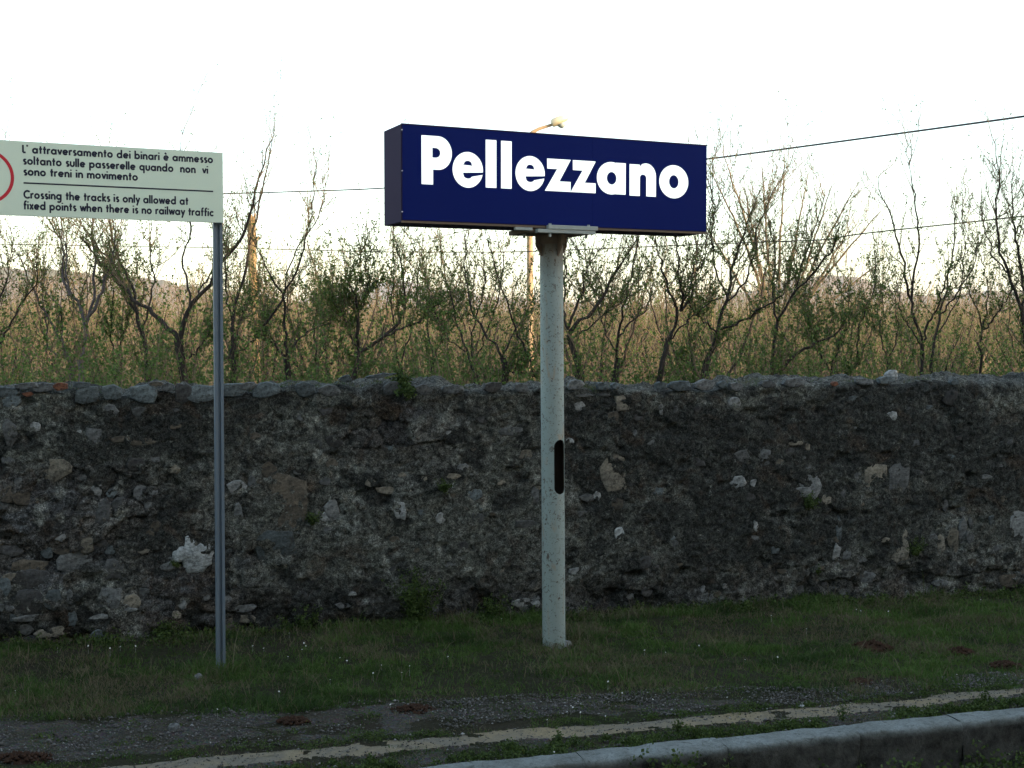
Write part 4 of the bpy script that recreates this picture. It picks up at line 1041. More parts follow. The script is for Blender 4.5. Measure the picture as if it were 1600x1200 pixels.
near_tree(10.9, [(1441, 620), (1441, 560), (1441, 535)], [([(1441, 535), (1430, 505), (1424, 470), (1418, 430), (1405, 385), (1392, 345), (1380, 310), (1372, 280)], .03), ([(1441, 535), (1448, 510), (1462, 480), (1475, 450), (1488, 410)], .022), ([(1424, 470), (1428, 430), (1436, 385), (1434, 335), (1426, 290), (1420, 255)], .024), ([(1441, 540), (1425, 520), (1410, 495), (1400, 450)], .014)], 118, "tall open tree right of the pale stone, forking above the wall", r0=.032, leafy=.8, sec_m=3.6, twig_m=7)
near_tree(11.4, [(1456, 620), (1456, 560)], [([(1456, 560), (1458, 530), (1470, 490), (1478, 450), (1488, 400), (1492, 350), (1488, 310)], .028), ([(1470, 490), (1495, 460), (1520, 420), (1530, 380)], .018), ([(1458, 530), (1480, 500), (1500, 470), (1508, 400), (1502, 330)], .014)], 119, "slim tree standing close right of the tall open tree", r0=.03, leafy=.9, sec_m=3.6, twig_m=7)
near_tree(12.1, [(1530, 620), (1531, 570), (1530, 535)], [([(1530, 535), (1537, 515), (1530, 490), (1515, 460), (1510, 420)], .022), ([(1537, 515), (1560, 490), (1575, 460), (1590, 440)], .02), ([(1537, 515), (1545, 470), (1540, 420), (1520, 370)], .018)], 120, "low forked tree near the right edge of the photo", r0=.026, leafy=1.2)
near_tree(11.0, [(1618, 620), (1610, 560), (1600, 520)], [([(1600, 520), (1590, 470), (1578, 430), (1560, 390), (1555, 350), (1560, 310), (1557, 240)], .034), ([(1600, 520), (1600, 450), (1590, 380), (1580, 330), (1585, 270)], .036), ([(1600, 520), (1620, 450), (1610, 370), (1600, 300)], .03), ([(1578, 430), (1550, 400), (1540, 360), (1532, 320)], .016)], 121, "dark tree at the right edge of the photo, rising in parallel limbs", r0=.048, leafy=.9)
near_tree(12.8, [(1385, 620), (1388, 570)], [([(1388, 570), (1375, 520), (1382, 470), (1372, 430)], .016), ([(1388, 570), (1405, 520), (1398, 470), (1410, 430)], .016)], 122, "low leafy sapling directly behind the pale stone on the wall", r0=.02, leafy=1.6)
near_tree(12.9, [(178, 620), (180, 570)], [([(180, 570), (172, 520), (178, 460), (168, 400)], .02), ([(180, 570), (195, 520), (205, 470)], .016)], 123, "low leafy tree left of the tree beneath the notice", r0=.024, leafy=1.7, sec_m=7)
near_tree(13.0, [(498, 620), (496, 570)], [([(496, 570), (490, 510), (500, 450), (492, 400)], .02), ([(496, 570), (515, 520), (520, 470)], .016)], 124, "low leafy tree left of the bushy green tree", r0=.024, leafy=1.8, sec_m=7)
near_tree(13.0, [(672, 620), (676, 570)], [([(676, 570), (668, 520), (672, 460), (660, 420)], .02), ([(676, 570), (690, 530), (706, 480)], .016)], 125, "low leafy tree between the bushy green tree and the lamp post", r0=.024, leafy=1.6, sec_m=7)

# the bare golden tree farther back
def fan(cx, cy, ends, Y, ra):
    out = []
    rq = random.Random(8)
    for (x, y) in ends:
        dy = rq.uniform(-1.2, 1.2)
        mx, my = cx + (x - cx) * .45 + rq.uniform(-8, 8), cy + (y - cy) * .5
        out.append(([at(cx, cy, Y), at((cx + mx) / 2, (cy + my) / 2 , Y + dy * .2), at(mx, my, Y + dy * .5), at(x, y, Y + dy)], ra, ra * .15))
    return out
Yg = 24.0
bt = fan(1215, 545, [(1105, 255), (1128, 235), (1165, 300), (1190, 245), (1225, 240), (1262, 275), (1300, 290), (1342, 285), (1376, 330), (1385, 400), (1090, 330), (1330, 350)], Yg, .036)
bt = [([Vector((at(1212, 545, Yg).x, Yg, -.1)), at(1215, 545, Yg)], .11, .07)] + bt
tree_object("bare_tree", Vector((at(1212, 545, Yg).x, Yg, 0)), grow(bt, 300, sec_m=2.4, twig_m=5.5, leaf_m=10, tall=1.3, leafy=.6, zlo=.5, zhi=3, twig_len=1.5, r_min=.005), 'twig', "tall bare fan-shaped tree glowing in the sun right of the blue sign")

# ------------------------------------------------------------------ the orchard rows behind: a few kinds, copied
def orchard_proto(seed, h=2.9, leafy=1.0, spread=1.0):
    r = random.Random(seed)
    L = []; th = r.uniform(.5, .9)
    L.append(([Vector((0, 0, -.1)), Vector((r.uniform(-.05, .05), 0, th * .5)), Vector((r.uniform(-.08, .08), r.uniform(-.05, .05), th))], .045, .034))
    n = r.choice((5, 6, 7)); top = L[0][0][-1]
    for k_ in range(n):
        a = 2 * math.pi * k_ / n + r.uniform(-.4, .4); hh = h * r.uniform(.8, 1.05) - th; sp_ = spread * r.uniform(.5, 1.05)
        L.append(([top, top + Vector((math.cos(a) * sp_ * .5, math.sin(a) * sp_ * .5, hh * .3)), top + Vector((math.cos(a) * sp_ * .85, math.sin(a) * sp_ * .85, hh * .65)), top + Vector((math.cos(a + .2) * sp_, math.sin(a + .2) * sp_, hh))], .021, .004))
    return grow(L, seed, sec_m=5.0, twig_m=8, leaf_m=40, tall=.75, leafy=leafy * 1.0, zlo=1.0, zhi=h + .6, twig_len=1.25, r_min=.0032, lsize=1.9, tw_n=4)
far_label = "one of many thin budding orchard trees in the sunlit rows beyond the wall"
protos = []
for q in range(7):
    h = [2.9, 3.2, 2.7, 3.0, 3.3, 2.8, 3.1][q]
    d = orchard_proto(500 + q, h * .84, [.55, .35, .8, .45, .3, .7, .5][q])
    o = tree_object("orchard_tree", (0, 0, 0), d, 'bark', far_label, "orchard trees in rows beyond the wall")
    protos.append(o)
first = [True] * 7
rq = random.Random(77)
rows = [15.2, 17.6, 20.2, 23.2, 26.5, 30.2, 34.4, 39.2, 44.6, 51.0]
count = 0
for Yr in rows:
    halfw = Yr * .44 + 2
    step = 1.35 if Yr < 22 else 1.6 if Yr < 35 else 2.0
    x = -halfw + rq.uniform(0, 1)
    while x < halfw:
        q = rq.randrange(7)
        src = protos[q]
        if first[q]: o = src; first[q] = False
        else:
            o = src.copy(); COL.objects.link(o)
            for ch in src.children:
                c = ch.copy(); COL.objects.link(c); c.parent = o
        y = Yr + x * .24 + rq.uniform(-.5, .5)
        o.location = (x, y, -.02)
        o.rotation_euler = (rq.uniform(-.05, .05), rq.uniform(-.05, .05), rq.uniform(0, 6.28))
        s = rq.uniform(.80, 1.08)
        o.scale = (s, s, s)
        count += 1
        x += step * rq.uniform(.75, 1.3)

# far orchard mass: nobody could count it
r = np.random.default_rng(909)
n = 15000
fy_ = 58 + 230 * r.random(n) ** 1.7; fx_ = (r.random(n) * 2 - 1) * (fy_ * .5 + 6)
hh = 2.3 + 1.5 * r.random(n) * (.6 + .6 * fbm(fx_ * .06, fy_ * .05, 3, 7)) + (fy_ - 58) * .011
st = np.stack([fx_, fy_, np.zeros(n)], -1)
dirs = np.stack([r.normal(size=n) * .25, r.normal(size=n) * .25, np.ones(n)], -1)
Pf, Rf = shoots(st, dirs, hh, r, .018 + .02 * r.random(n), 4, 0, .06)
pa, da, _ = pick(Pf, Rf, 34000, r, .3, .95)
Pt_, Rt_ = shoots(pa, np.stack([r.normal(size=34000) * .5, r.normal(size=34000) * .5, .5 + r.random(34000)], -1), r.uniform(.4, 1.3, 34000), r, np.full(34000, .012), 3, .2, .05)
lp, _, _ = pick(Pt_, Rt_, 60000, r, 0, 1); lp2, _, _ = pick(Pf, Rf, 30000, r, .1, 1)
lp = np.concatenate([lp[:22000], lp2[:12000]]); lp = lp + r.normal(size=lp.shape) * .12
LV, LF = leaves_np(lp, r.uniform(.07, .16, len(lp)), r)
(bv1, bf1) = merge([tube_batch(Pf, Rf, 3), tube_batch(Pt_, Rt_, 3)])
o = link("far_orchard_branches", mesh_np("far_orchard_branches", bv1, bf1, True), M['twig'])
tag(o, "hazy mass of thin branches of the far orchard below the hills", "orchard", kind='stuff')
o = link("far_orchard_foliage", mesh_np("far_orchard_foliage", LV, LF, False, {'vary': np.repeat(r.random(len(lp)), 4)}), M['leaf'])
tag(o, "young leaves on the far orchard below the hills", "foliage", kind='stuff')

# low suckers and scrub between the rows: nobody could count it
n = 12000; fy_ = 13.6 + 40 * r.random(n) ** 1.5; fx_ = (r.random(n) * 2 - 1) * (fy_ * .45 + 2)
Pq, Rq = shoots(np.stack([fx_, fy_ + fx_ * .24, np.zeros(n)], -1), np.stack([r.normal(size=n) * .35, r.normal(size=n) * .35, np.ones(n)], -1), r.uniform(.5, 1.45, n), r, np.full(n, .006), 5, 0, .06)
lq, _, _ = pick(Pq, Rq, 65000, r, .1, 1); lq = lq + r.normal(size=lq.shape) * .06
lq = lq[fbm(lq[:, 0] * .7, lq[:, 1] * .5, 3, 180) > .46]
nn_ = 3600; yy_ = 9.8 + 3.4 * r.random(nn_); xx_ = (r.random(nn_) * 2 - 1) * (yy_ * .42 + 1); kp = fbm(xx_ * 1.3, yy_ * 1.1, 3, 181) > .43; xx_, yy_ = xx_[kp], yy_[kp]; nn_ = len(xx_)
Pn, Rn = shoots(np.stack([xx_, yy_ + xx_ * .24, np.zeros(nn_)], -1), np.stack([r.normal(size=nn_) * .3, r.normal(size=nn_) * .3, np.ones(nn_)], -1), r.uniform(1.0, 1.95, nn_), r, np.full(nn_, .0045), 5, 0, .05)
ln_, _, _ = pick(Pn, Rn, 80000, r, .55, 1); ln_ = ln_ + r.normal(size=ln_.shape) * .035
qv, qf = merge([tube_batch(Pq, Rq, 3), tube_batch(Pn, Rn, 3)]); lsz = np.concatenate([r.uniform(.03, .055, len(lq)), r.uniform(.018, .036, len(ln_))]); lq = np.concatenate([lq, ln_]); LV, LF = leaves_np(lq, lsz, r)
tag(link("scrub_stems", mesh_np("scrub_stems", qv, qf, True), M['twig']), "thin suckers and scrub under the orchard trees", "undergrowth", kind='stuff')
tag(link("scrub_leaves", mesh_np("scrub_leaves", LV, LF, False, {'vary': np.repeat(r.random(len(lq)), 4)}), M['leaf']), "young green leaves of the scrub under the orchard trees", "undergrowth", kind='stuff')

# ------------------------------------------------------------------ hills
def hill(name, prof, dist, depth, m, seed, nx=260, ny=26):
    """prof: photo outline (x, y) of the ridge, built as a ridge at its own distance with real depth"""
    pw = [at(x, y, dist) for x, y in prof]
    X = np.linspace(pw[0].x, pw[-1].x, nx)
    ridge = np.interp(X, [p.x for p in pw], [p.z for p in pw])
    ridge = ridge + (fbm(X * 25 / dist * 6, X * 0, 4, seed) - .5) * dist * .004
    t = np.linspace(-1, 1, ny)[:, None]
    Y = dist + t * depth + (fbm(X[None] / dist * 8, t * 2, 3, seed) - .5) * depth * .4
    Z = ridge[None] * (1 - np.abs(t) ** 1.6) * (1 + (fbm(X[None] / dist * 30, t * 5, 4, seed + 1) - .5) * .25 * np.abs(t)) + (fbm(X[None] / dist * 400, t * 40, 3, seed + 2) - .5) * dist * .003 - 2
    XX = np.broadcast_to(X, Y.shape) * (Y / dist)
    i = np.arange((ny - 1) * nx).reshape(ny - 1, nx)[:, :-1].ravel()
    return tag(link(name, mesh_np(name, np.stack([XX, Y, Z], -1).reshape(-1, 3), np.stack([i, i + 1, i + nx + 1, i + nx], 1), True), m), kind='structure')
hill("hill", [(-500, 470), (-300, 440), (-120, 418), (0, 414), (70, 416), (140, 424), (230, 432), (330, 448), (420, 462), (520, 480), (640, 520)], 800, 260, M['hill'], 11)
hill("hill", [(380, 520), (440, 478), (500, 462), (535, 455), (570, 450), (590, 438), (612, 434), (640, 442), (700, 452), (760, 462), (860, 472), (960, 470), (1100, 480), (1200, 520)], 2300, 500, M['far_hill'], 12)
hill("hill", [(960, 520), (1080, 470), (1180, 448), (1240, 432), (1290, 426), (1340, 430), (1390, 448), (1450, 458), (1560, 452), (1700, 446), (1900, 460), (2100, 500)], 1300, 350, M['hill'], 13)

# ------------------------------------------------------------------ lamp post, golden stub, cables
Yl = 30.0
lp_ = at(828.5, 500, Yl)
lamp = empty("street_lamp", (lp_.x, Yl, 0)); tag(lamp, "sunlit street lamp whose head peeks over the blue sign", "street lamp")
topz = at(828, 208, Yl).z
MB().tube([(0, 0, -.1), (0, 0, 2), (-.02, 0, topz)], [.085, .08, .06], 14).build("pole", M['lamp_paint'], lamp, smooth=True)
a1 = at(862, 195, Yl); a1x, a1z = a1.x - lp_.x, a1.z
MB().tube([(-.02, 0, topz - .05), (.05, 0, topz + .02), (.2, 0, topz + .10), (a1x, 0, a1z)], [.045, .045, .04, .035], 10).build("arm", M['lamp_paint'], lamp, smooth=True)
hd = MB()
a2 = at(889, 184, Yl); hx_, hz_ = a2.x - lp_.x, a2.z
d = Vector((hx_ - a1x, 0, hz_ - a1z)); Ln = d.length; d.normalize(); upv = Vector((-d.z, 0, d.x))
pts = [Vector((a1x, 0, a1z)) + d * (Ln * t) for t in (0, .08, .3, .6, .85, 1)]
vs = []; fs = []; K = 14
for (t, wy, hu) in ((0, .05, .05), (.06, .12, .12), (.3, .17, .13), (.6, .17, .12), (.85, .12, .08), (1, .03, .02)):
    c = Vector((a1x, 0, a1z)) + d * (Ln * t)
    for k in range(K):
        an = 2 * math.pi * k / K; s_ = math.sin(an)
        vs.append(c + Vector((0, 1, 0)) * math.cos(an) * wy + upv * (s_ * (hu if s_ > 0 else hu * .55)))
for j in range(5): fs += [(j * K + k, j * K + (k + 1) % K, (j + 1) * K + (k + 1) % K, (j + 1) * K + k) for k in range(K)]
fs += [tuple(range(K))[::-1], tuple(range(5 * K, 6 * K))]
hd.add(vs, fs).build("lamp_head", M['lamp_head'], lamp, smooth=True)
c = Vector((a1x, 0, a1z)) + d * (Ln * .5) - upv * .08
MB().tube([c + upv * .06, c, c - upv * .05, c - upv * .085], [.09, .10, .075, .03], 12).build("glass_bowl", M['steel'], lamp, smooth=True)

pg_ = at(395.5, 335, 24.5)
stub = empty("wooden_post", (pg_.x, 24.5, 0)); tag(stub, "rough pale gold wooden post with a broken top, right of the cream notice", "post")
nz, K = 60, 16; V = []
for j in range(nz):
    z = -.1 + (pg_.z + .1) * j / (nz - 1)
    for k in range(K):
        an = 2 * math.pi * k / K
        rad = .078 * (1 + .10 * (1 - j / nz)) * (1 + .3 * (float(vnoise(np.array(k * .7), np.array(z * 6), 3)) - .5))
        zz = z + (float(vnoise(np.array(k * 1.3), np.array(5.), 4)) - .6) * .16 * (j == nz - 1)
        V.append((rad * math.cos(an) + .03 * math.sin(z * 1.3), rad * math.sin(an), zz))
V.append((0.0, 0, pg_.z - .04))
Fq = [(j * K + k, j * K + (k + 1) % K, (j + 1) * K + (k + 1) % K, (j + 1) * K + k) for j in range(nz - 1) for k in range(K)]
me = bpy.data.meshes.new("shaft"); me.from_pydata(V, [], Fq + [((nz - 1) * K + k, (nz - 1) * K + (k + 1) % K, nz * K) for k in range(K)])
for p in me.polygons: p.use_smooth = True
link("shaft", me, M['gold_bark'], stub)
MB().tube([(.05, -.02, pg_.z - .5), (.12, -.03, pg_.z - .42)], [.02, .012], 6).build("branch_stump", M['gold_bark'], stub)

def utility_pole(x, y, h, label):
    o = empty("utility_pole", (x, y, 0)); tag(o, label, "utility pole")
    MB().tube([(0, 0, -.1), (0, 0, h)], [.11, .08], 12).build("pole", M['bark'], o, smooth=True)
    MB().box(-.35, .35, -.04, .04, h - .5, h - .42).build("crossarm", M['bark'], o)
    for s_ in (-.28, .28): MB().tube([(s_, 0, h - .42), (s_, 0, h - .33)], [.02, .03], 8).build("insulator", M['concrete'], o, smooth=True)
eR = at(2300, 75, 10); eL = at(-300, 310, 29)
utility_pole(eR.x, eR.y + .1, eR.z + .45, "wooden utility pole out to the right holding the thick cable")
utility_pole(eL.x, eL.y + .1, eL.z + .45, "wooden utility pole out to the left holding the thick cable")
def cable(pts, rad, label):
    P = np.array([tuple(at(*p)) for p in pts]); s = np.linspace(0, 1, len(P))
    t = np.linspace(0, 1, 90); Q = np.stack([np.interp(t, s, P[:, k]) for k in range(3)], -1)
    for _ in range(6): Q[1:-1] = Q[1:-1] * .5 + (Q[:-2] + Q[2:]) * .25
    Vv_, Ff_ = tube_batch(Q[None], np.full((1, 90), rad), 6)
    tag(link("cable", mesh_np("cable", Vv_, Ff_, True), M['cable']), label, "cable", "overhead cables")
cable([(-300, 310, 29), (350, 303, 24), (597, 295, 21.5), (850, 272, 19.4), (1105, 249, 17.5), (1350, 216, 15.8), (1600, 182, 14), (1950, 130, 12), (2300, 75, 10)], .012, "thick cable passing behind the blue sign and rising to the upper right")
cable([(-300, 377, 29), (350, 387, 26), (600, 394, 24.5), (800, 394, 23), (930, 389, 22), (1190, 378, 19), (1290, 375, 18), (1335, 366, 17.5), (1600, 338, 16), (1950, 297, 13.8), (2300, 250, 10)], .0095, "lower cable sagging through the treetops, bending up at the right")
cable([(1190, 377, 19.2), (1400, 383, 21), (1600, 378, 23), (2300, 345, 26)], .0045, "thin nearly level wire just below the lower cable at the right")
cable([(300, 446, 34), (440, 423, 33), (480, 416, 32.5), (612, 388, 31.5), (750, 355, 30.6), (828, 337, 30)], .008, "thin wire slanting up towards the street lamp under the blue sign")

# ------------------------------------------------------------------ loose stones
def loose_stone(p, w, d_, h, m, label, seed):
    bm = bmesh.new(); bmesh.ops.create_icosphere(bm, subdivisions=3, radius=.5)
    rr = random.Random(seed)
    for v in bm.verts:
        k = 1 + (float(vnoise(np.array(v.co.x * 3.3 + seed), np.array(v.co.y * 3.3 + v.co.z * 2.1), seed)) - .5) * .5
        v.co *= k
        m_ = max(abs(v.co.x), abs(v.co.y), abs(v.co.z)) / max(v.co.length, 1e-6)
        v.co *= (1 + .25 * (1 - m_))
        v.co.x *= w; v.co.y *= d_; v.co.z *= h
    me = bpy.data.meshes.new("stone"); bm.to_mesh(me); bm.free()
    for q in me.polygons: q.use_smooth = True
    o = link("stone", me, M[m]); o.location = p
    return tag(o, label, "stone")
pu_, pv_ = wuv(1406, 590)
pw_ = WL + T * pu_ + NB * .12
loose_stone((pw_.x, pw_.y, float(top_h(np.array([pu_]))[0]) + .045), .092, .085, .095, 'pale_stone', "pale squarish stone sitting loose on top of the wall", 4)
g_ = gp(272, 1145); loose_stone((g_.x, g_.y, .018), .05, .04, .045, 'mid_stone', "small grey stone lying on the gravel strip at the left", 6)
g_ = gp(310, 1065); loose_stone((g_.x, g_.y, .025), .04, .035, .035, 'pale_stone', "small pale stone in the grass left of the notice post foot", 8)
g_ = gp(1252, 1108); loose_stone((g_.x, g_.y, .014), .03, .02, .012, 'white_stone', "tiny white chip at the sandy strip's far edge", 9)

# molehills and bare earth
def mound(p, w, d_, h, label, seed, rz=0):
    n = 26; V = []; Fs = []
    r_ = np.random.default_rng(seed)
    gx, gy = np.meshgrid(np.linspace(-1, 1, n), np.linspace(-1, 1, n))
    rad = np.hypot(gx, gy) * (1 + (fbm(gx * 2 + seed, gy * 2, 3, seed) - .5) * .9)
    z = np.clip(1 - rad, 0, 1) ** .7 * h * (.55 + .9 * fbm(gx * 6 + 5, gy * 6 + seed, 3, seed + 2)) - .012
    P = np.stack([gx * w / 2, gy * d_ / 2, z], -1).reshape(-1, 3)
    i = np.arange((n - 1) * n).reshape(n - 1, n)[:, :-1].ravel()
    o = empty("earth_mound", (p.x, p.y, 0), rz); tag(o, label, "earth mound")
    link("soil", mesh_np("soil", P, np.stack([i, i + 1, i + n + 1, i + n], 1), True), M['earth'], o)
    nc = 150; a = r_.random(nc) * 6.28; q = r_.random(nc) ** .6
    c = np.stack([np.cos(a) * q * w * .5, np.sin(a) * q * d_ * .5, (1 - q) * h * .8 + .006], -1)
    oc = np.array([(1, 0, 0), (-1, 0, 0), (0, 1, 0), (0, -1, 0), (0, 0, 1), (0, 0, -1)]) * 1.
    V = (c[:, None] + oc[None] * r_.uniform(.004, .013, (nc, 1, 1)) * r_.uniform(.6, 1.3, (nc, 6, 1))).reshape(-1, 3)
    fo_ = np.array([(0, 2, 4), (2, 1, 4), (1, 3, 4), (3, 0, 4), (2, 0, 5), (1, 2, 5), (3, 1, 5), (0, 3, 5)])
    cl = link("clods", mesh_np("clods", V, (fo_[None] + (np.arange(nc) * 6)[:, None, None]).reshape(-1, 3)), M['earth'], o); cl['kind'] = 'stuff'
mounds = [(1362, 1014, .24, .20, .05, "reddish molehill in the grass right of the speckled pole"), (1500, 1020, .14, .12, .03, "small reddish earth heap right of the largest molehill"),
          (648, 1112, .22, .14, .03, "reddish earth patch on the verge between the two signs"), (458, 1129, .14, .10, .02, "small brown earth patch on the gravel right of the notice post"), (1572, 1042, .16, .13, .03, "dark earth heap near the right edge of the verge"), (34, 1186, .26, .12, .02, "reddish earth patch at the lower left corner of the verge"), (1345, 1068, .12, .10, .015, "faint earth patch between the molehill and the sandy strip")]
mpos = []
for j, (x, y, w, d_, h, lb) in enumerate(mounds):
    p = gp(x, y); mpos.append((p.x, p.y, w)); mound(p, w, d_, h, lb, 30 + j)

# ------------------------------------------------------------------ grass, gravel, weeds, daisies
def blades(X, Y, Z, h, w, r, vary, lean=1.5):
    n = len(X); a = r.random(n) * 6.283; b = r.random(n) * 6.283
    ld = np.stack([np.cos(a), np.sin(a), np.zeros(n)], -1) * (lean * r.random(n) * h)[:, None]
    sd = np.stack([np.cos(b), np.sin(b), np.zeros(n)], -1) * (w * .5)[:, None]
    P = np.stack([X, Y, Z - .004], -1); up = np.array([0, 0, 1.])
    mid = P + ld * .35 + up * (h * .6)[:, None]; tip = P + ld + up * (h * (1 - .25 * r.random(n)))[:, None]
    V = np.stack([P - sd, P + sd, mid + sd * .7, mid - sd * .7, tip], 1).reshape(-1, 3)
    b0_ = np.arange(n)[:, None] * 5
    return V, b0_ + np.array([0, 1, 2, 3]), b0_ + np.array([3, 2, 4]), np.repeat(vary, 5)
r = np.random.default_rng(31)
N_ = 820000
X = r.uniform(-5.4, 6.6, N_); lo = y_kerb(X) + .02; hi = y_wall(X) + .02
Y = lo + (hi - lo) * r.random(N_)
# keep what the view and a side step can see
keep = np.abs(X) < Y * .40 + 1.9
X, Y = X[keep], Y[keep]
pl0, pl1, gl0, gl1 = yb(C_PATH_LO, X), yb(C_PATH_HI, X), yb(C_GRAV_LO, X), yb(C_GRAV_HI, X)
n1 = fbm(X * 3.3, Y * 3.3, 4, 101); n2 = fbm(X * 9, Y * 9, 3, 102); n3 = fbm(X * 1.4 + 5, Y * 2.0, 3, 103)
dens = np.clip((n1 - .30) * 3.2, .12, 1)
on_grav = (Y > gl0) & (Y < gl1) & (X < gp(1330, 1090).x)
dens = np.where(on_grav, np.clip((n2 - .50) * 2.6, 0, .5) * .6, dens)
on_path = (Y > pl0 - .01) & (Y < pl1 + .02)
dens = np.where(on_path, np.clip((n2 - .63) * 2.5, 0, 1) * .5, dens)
fringe = (Y < pl0) | ((Y > pl1) & (Y < gl0))
dens = np.where(fringe, np.clip((n2 - .36) * 3.5, 0, 1), dens)
for (mx, my, mw) in mpos: dens = np.where(np.hypot(X - mx, Y - my) < mw * .42, dens * .08, dens)
dens = np.where(np.hypot(X - foot.x - .03, Y - foot.y) < .072, 0, dens)
keep = r.random(len(X)) < dens
X, Y, n1, n2, n3, on_grav, fringe, on_path = [a[keep] for a in (X, Y, n1, n2, n3, on_grav, fringe, on_path)]
n = len(X)
hgt = (.010 + .026 * r.random(n) ** 1.5) * (.15 + 2.1 * np.clip(fbm(X * 7, Y * 9, 3, 104), .2, .8) ** 1.3)
nearwall = np.clip(1 - (y_wall(X) - Y) / .35, 0, 1)
hgt = hgt * (1 + 1.1 * nearwall * (fbm(X * 5, Y * 3, 3, 110) + .2))
hgt = hgt * (1 + 1.6 * np.exp(-((X - foot.x) ** 2 + (Y - foot.y) ** 2) / .03) + 1.6 * np.exp(-((X - sx_.x) ** 2 + (Y - sx_.y) ** 2) / .03))
hgt = np.where(on_grav | fringe | on_path, hgt * .55, hgt)
tall = r.random(n) < .018; hgt = np.where(tall & ~on_grav & ~fringe, hgt * 2.2 + .02, hgt)
dry = np.clip((fbm(X * 2.6 + 20, Y * 4.5, 4, 120) - .47) * 4.0 + .10 - .06 * X, .04, .6)
isdry = (r.random(n) < dry) | (tall & (r.random(n) < .6))
vary = np.where(isdry, .85 + .15 * r.random(n), np.clip(1.5 * (fbm(X * 3.1, Y * 4.1, 4, 130) - .25) * (.6 + .07 * X + .15) + .35 * r.random(n) + .025 * X, 0, .77))
V, F4, F3, va = blades(X, Y, ground_z(X, Y), hgt, r.uniform(.0022, .0048, n), r, vary)
tag(link("grass", mesh_np("grass", V, [F4, F3], False, {'vary': va}), M['grass']), "short patchy spring grass mixed with dry stalks between the wall and the gravel", "grass", kind='stuff')

# gravel grains
N_ = 30000
X = r.uniform(-4, 4.6, N_); g0, g1 = yb(C_GRAV_LO, X), yb(C_GRAV_HI, X); Y = g0 - .05 + (g1 - g0 + .12) * r.random(N_)
keep = (r.random(N_) < np.clip((fbm(X * 4, Y * 4, 3, 140) - .3) * 3, .1, 1)) & (np.abs(X) < Y * .4 + .6); X, Y = X[keep], Y[keep]
X2 = r.uniform(-3, 4.6, 4500); Y2 = y_kerb(X2) + .02 + (yb(C_PATH_HI, X2) - y_kerb(X2)) * r.random(4500)
X = np.concatenate([X, X2]); Y = np.concatenate([Y, Y2])
X3 = r.uniform(-2, 4.6, 4000); Y3 = y_kerb(X3) - .14 - .5 * r.random(4000)
Z = np.concatenate([ground_z(X, Y) + .008, np.full(4000, bedz + .006)]); X = np.concatenate([X, X3]); Y = np.concatenate([Y, Y3])
n = len(X); sz = r.uniform(.0022, .0058, n) * np.where(r.random(n) < .05, 2.0, 1)
oc = np.array([(1, 0, 0), (-1, 0, 0), (0, 1, 0), (0, -1, 0), (0, 0, .7), (0, 0, -.7)])
V = (np.stack([X, Y, Z], -1)[:, None] + oc[None] * sz[:, None, None] * r.uniform(.6, 1.3, (n, 6, 1))).reshape(-1, 3)
fo_ = np.array([(0, 2, 4), (2, 1, 4), (1, 3, 4), (3, 0, 4), (2, 0, 5), (1, 2, 5), (3, 1, 5), (0, 3, 5)])
M['grit'] = mat("grey_grit", lambda n_, b: (rough(b, .9, .2), n_.ramp(n_.attr("vary"), [(0, (.05, .048, .044)), (.6, (.10, .096, .09)), (.93, (.14, .135, .135)), (1, (.30, .30, .30))]))[1])
tag(link("gravel_grains", mesh_np("gravel_grains", V, (fo_[None] + (np.arange(n) * 6)[:, None, None]).reshape(-1, 3), False, {'vary': np.repeat(r.random(n) ** 1.3, 6)}), M['grit']), "loose grey gravel grains along the worn strip of the verge", "gravel", kind='stuff')

# low broad-leaved weeds along the kerb, the path and the wall foot
def weed_mass(X, Y, Z, hgt, sz, r):
    n = len(X)
    P = np.stack([X, Y, Z + hgt * r.random(n)], -1)
    V, Fq = leaves_np(P, sz, r); return V, Fq, np.repeat(r.random(n), 4)
cx, cy, cz, ch, cs = [], [], [], [], []
def scatter(c, n_cl, per, rad, h, s):
    for (x0, y0, z0) in c[:n_cl]:
        m = int(per * r.uniform(.5, 1.4)); q = rad * r.uniform(.5, 1.3)
        a = r.normal(size=m) * q; b = r.normal(size=m) * q * .6
        cx.append(x0 + a); cy.append(y0 + b); cz.append(np.full(m, z0)); ch.append(np.full(m, h * r.uniform(.5, 1.3)) * np.exp(-(a ** 2 + b ** 2) / q ** 2)); cs.append(r.uniform(.5, 1.1, m) * s)
cl = []
for _ in range(430):
    x = r.uniform(-2.5, 5); y = y_kerb(x) + r.uniform(.01, .06) + .5 * max(0, yb(C_PATH_LO, x) - y_kerb(x)) * r.random()
    if fbm(np.array(x * 2.5), np.array(1.), 3, 160) > .44: cl.append((x, y, .004))
scatter(cl, 400, 95, .028, .032, .013)
cl = [(x, yb(C_PATH_HI, x) + r.uniform(-.01, .09), .01) for x in r.uniform(-3, 3.6, 200) if fbm(np.array(x * 2), np.array(4.), 3, 161) > .42]
scatter(cl, 300, 70, .025, .018, .009)
cl = [(x, y_wall(x) - r.uniform(.02, .22), .0) for x in r.uniform(-4.6, 5.8, 320)]
scatter(cl, 300, 60, .045, .07, .02)
cl = []
for _ in range(420):
    x = r.uniform(-4, 5.4); y = r.uniform(y_kerb(x) + .45, y_wall(x) - .1); cl.append((x, y, float(ground_z(np.array([x]), np.array([y]))[0])))
scatter(cl, 420, 40, .035, .02, .013)
cl = [(x, y_kerb(x) - .15 - r.uniform(0, .28), bedz) for x in r.uniform(.5, 3.4, 260)]
scatter(cl, 260, 110, .055, .16, .02)
V, Fq, va = weed_mass(*[np.concatenate(q) for q in (cx, cy, cz, ch, cs)], r)
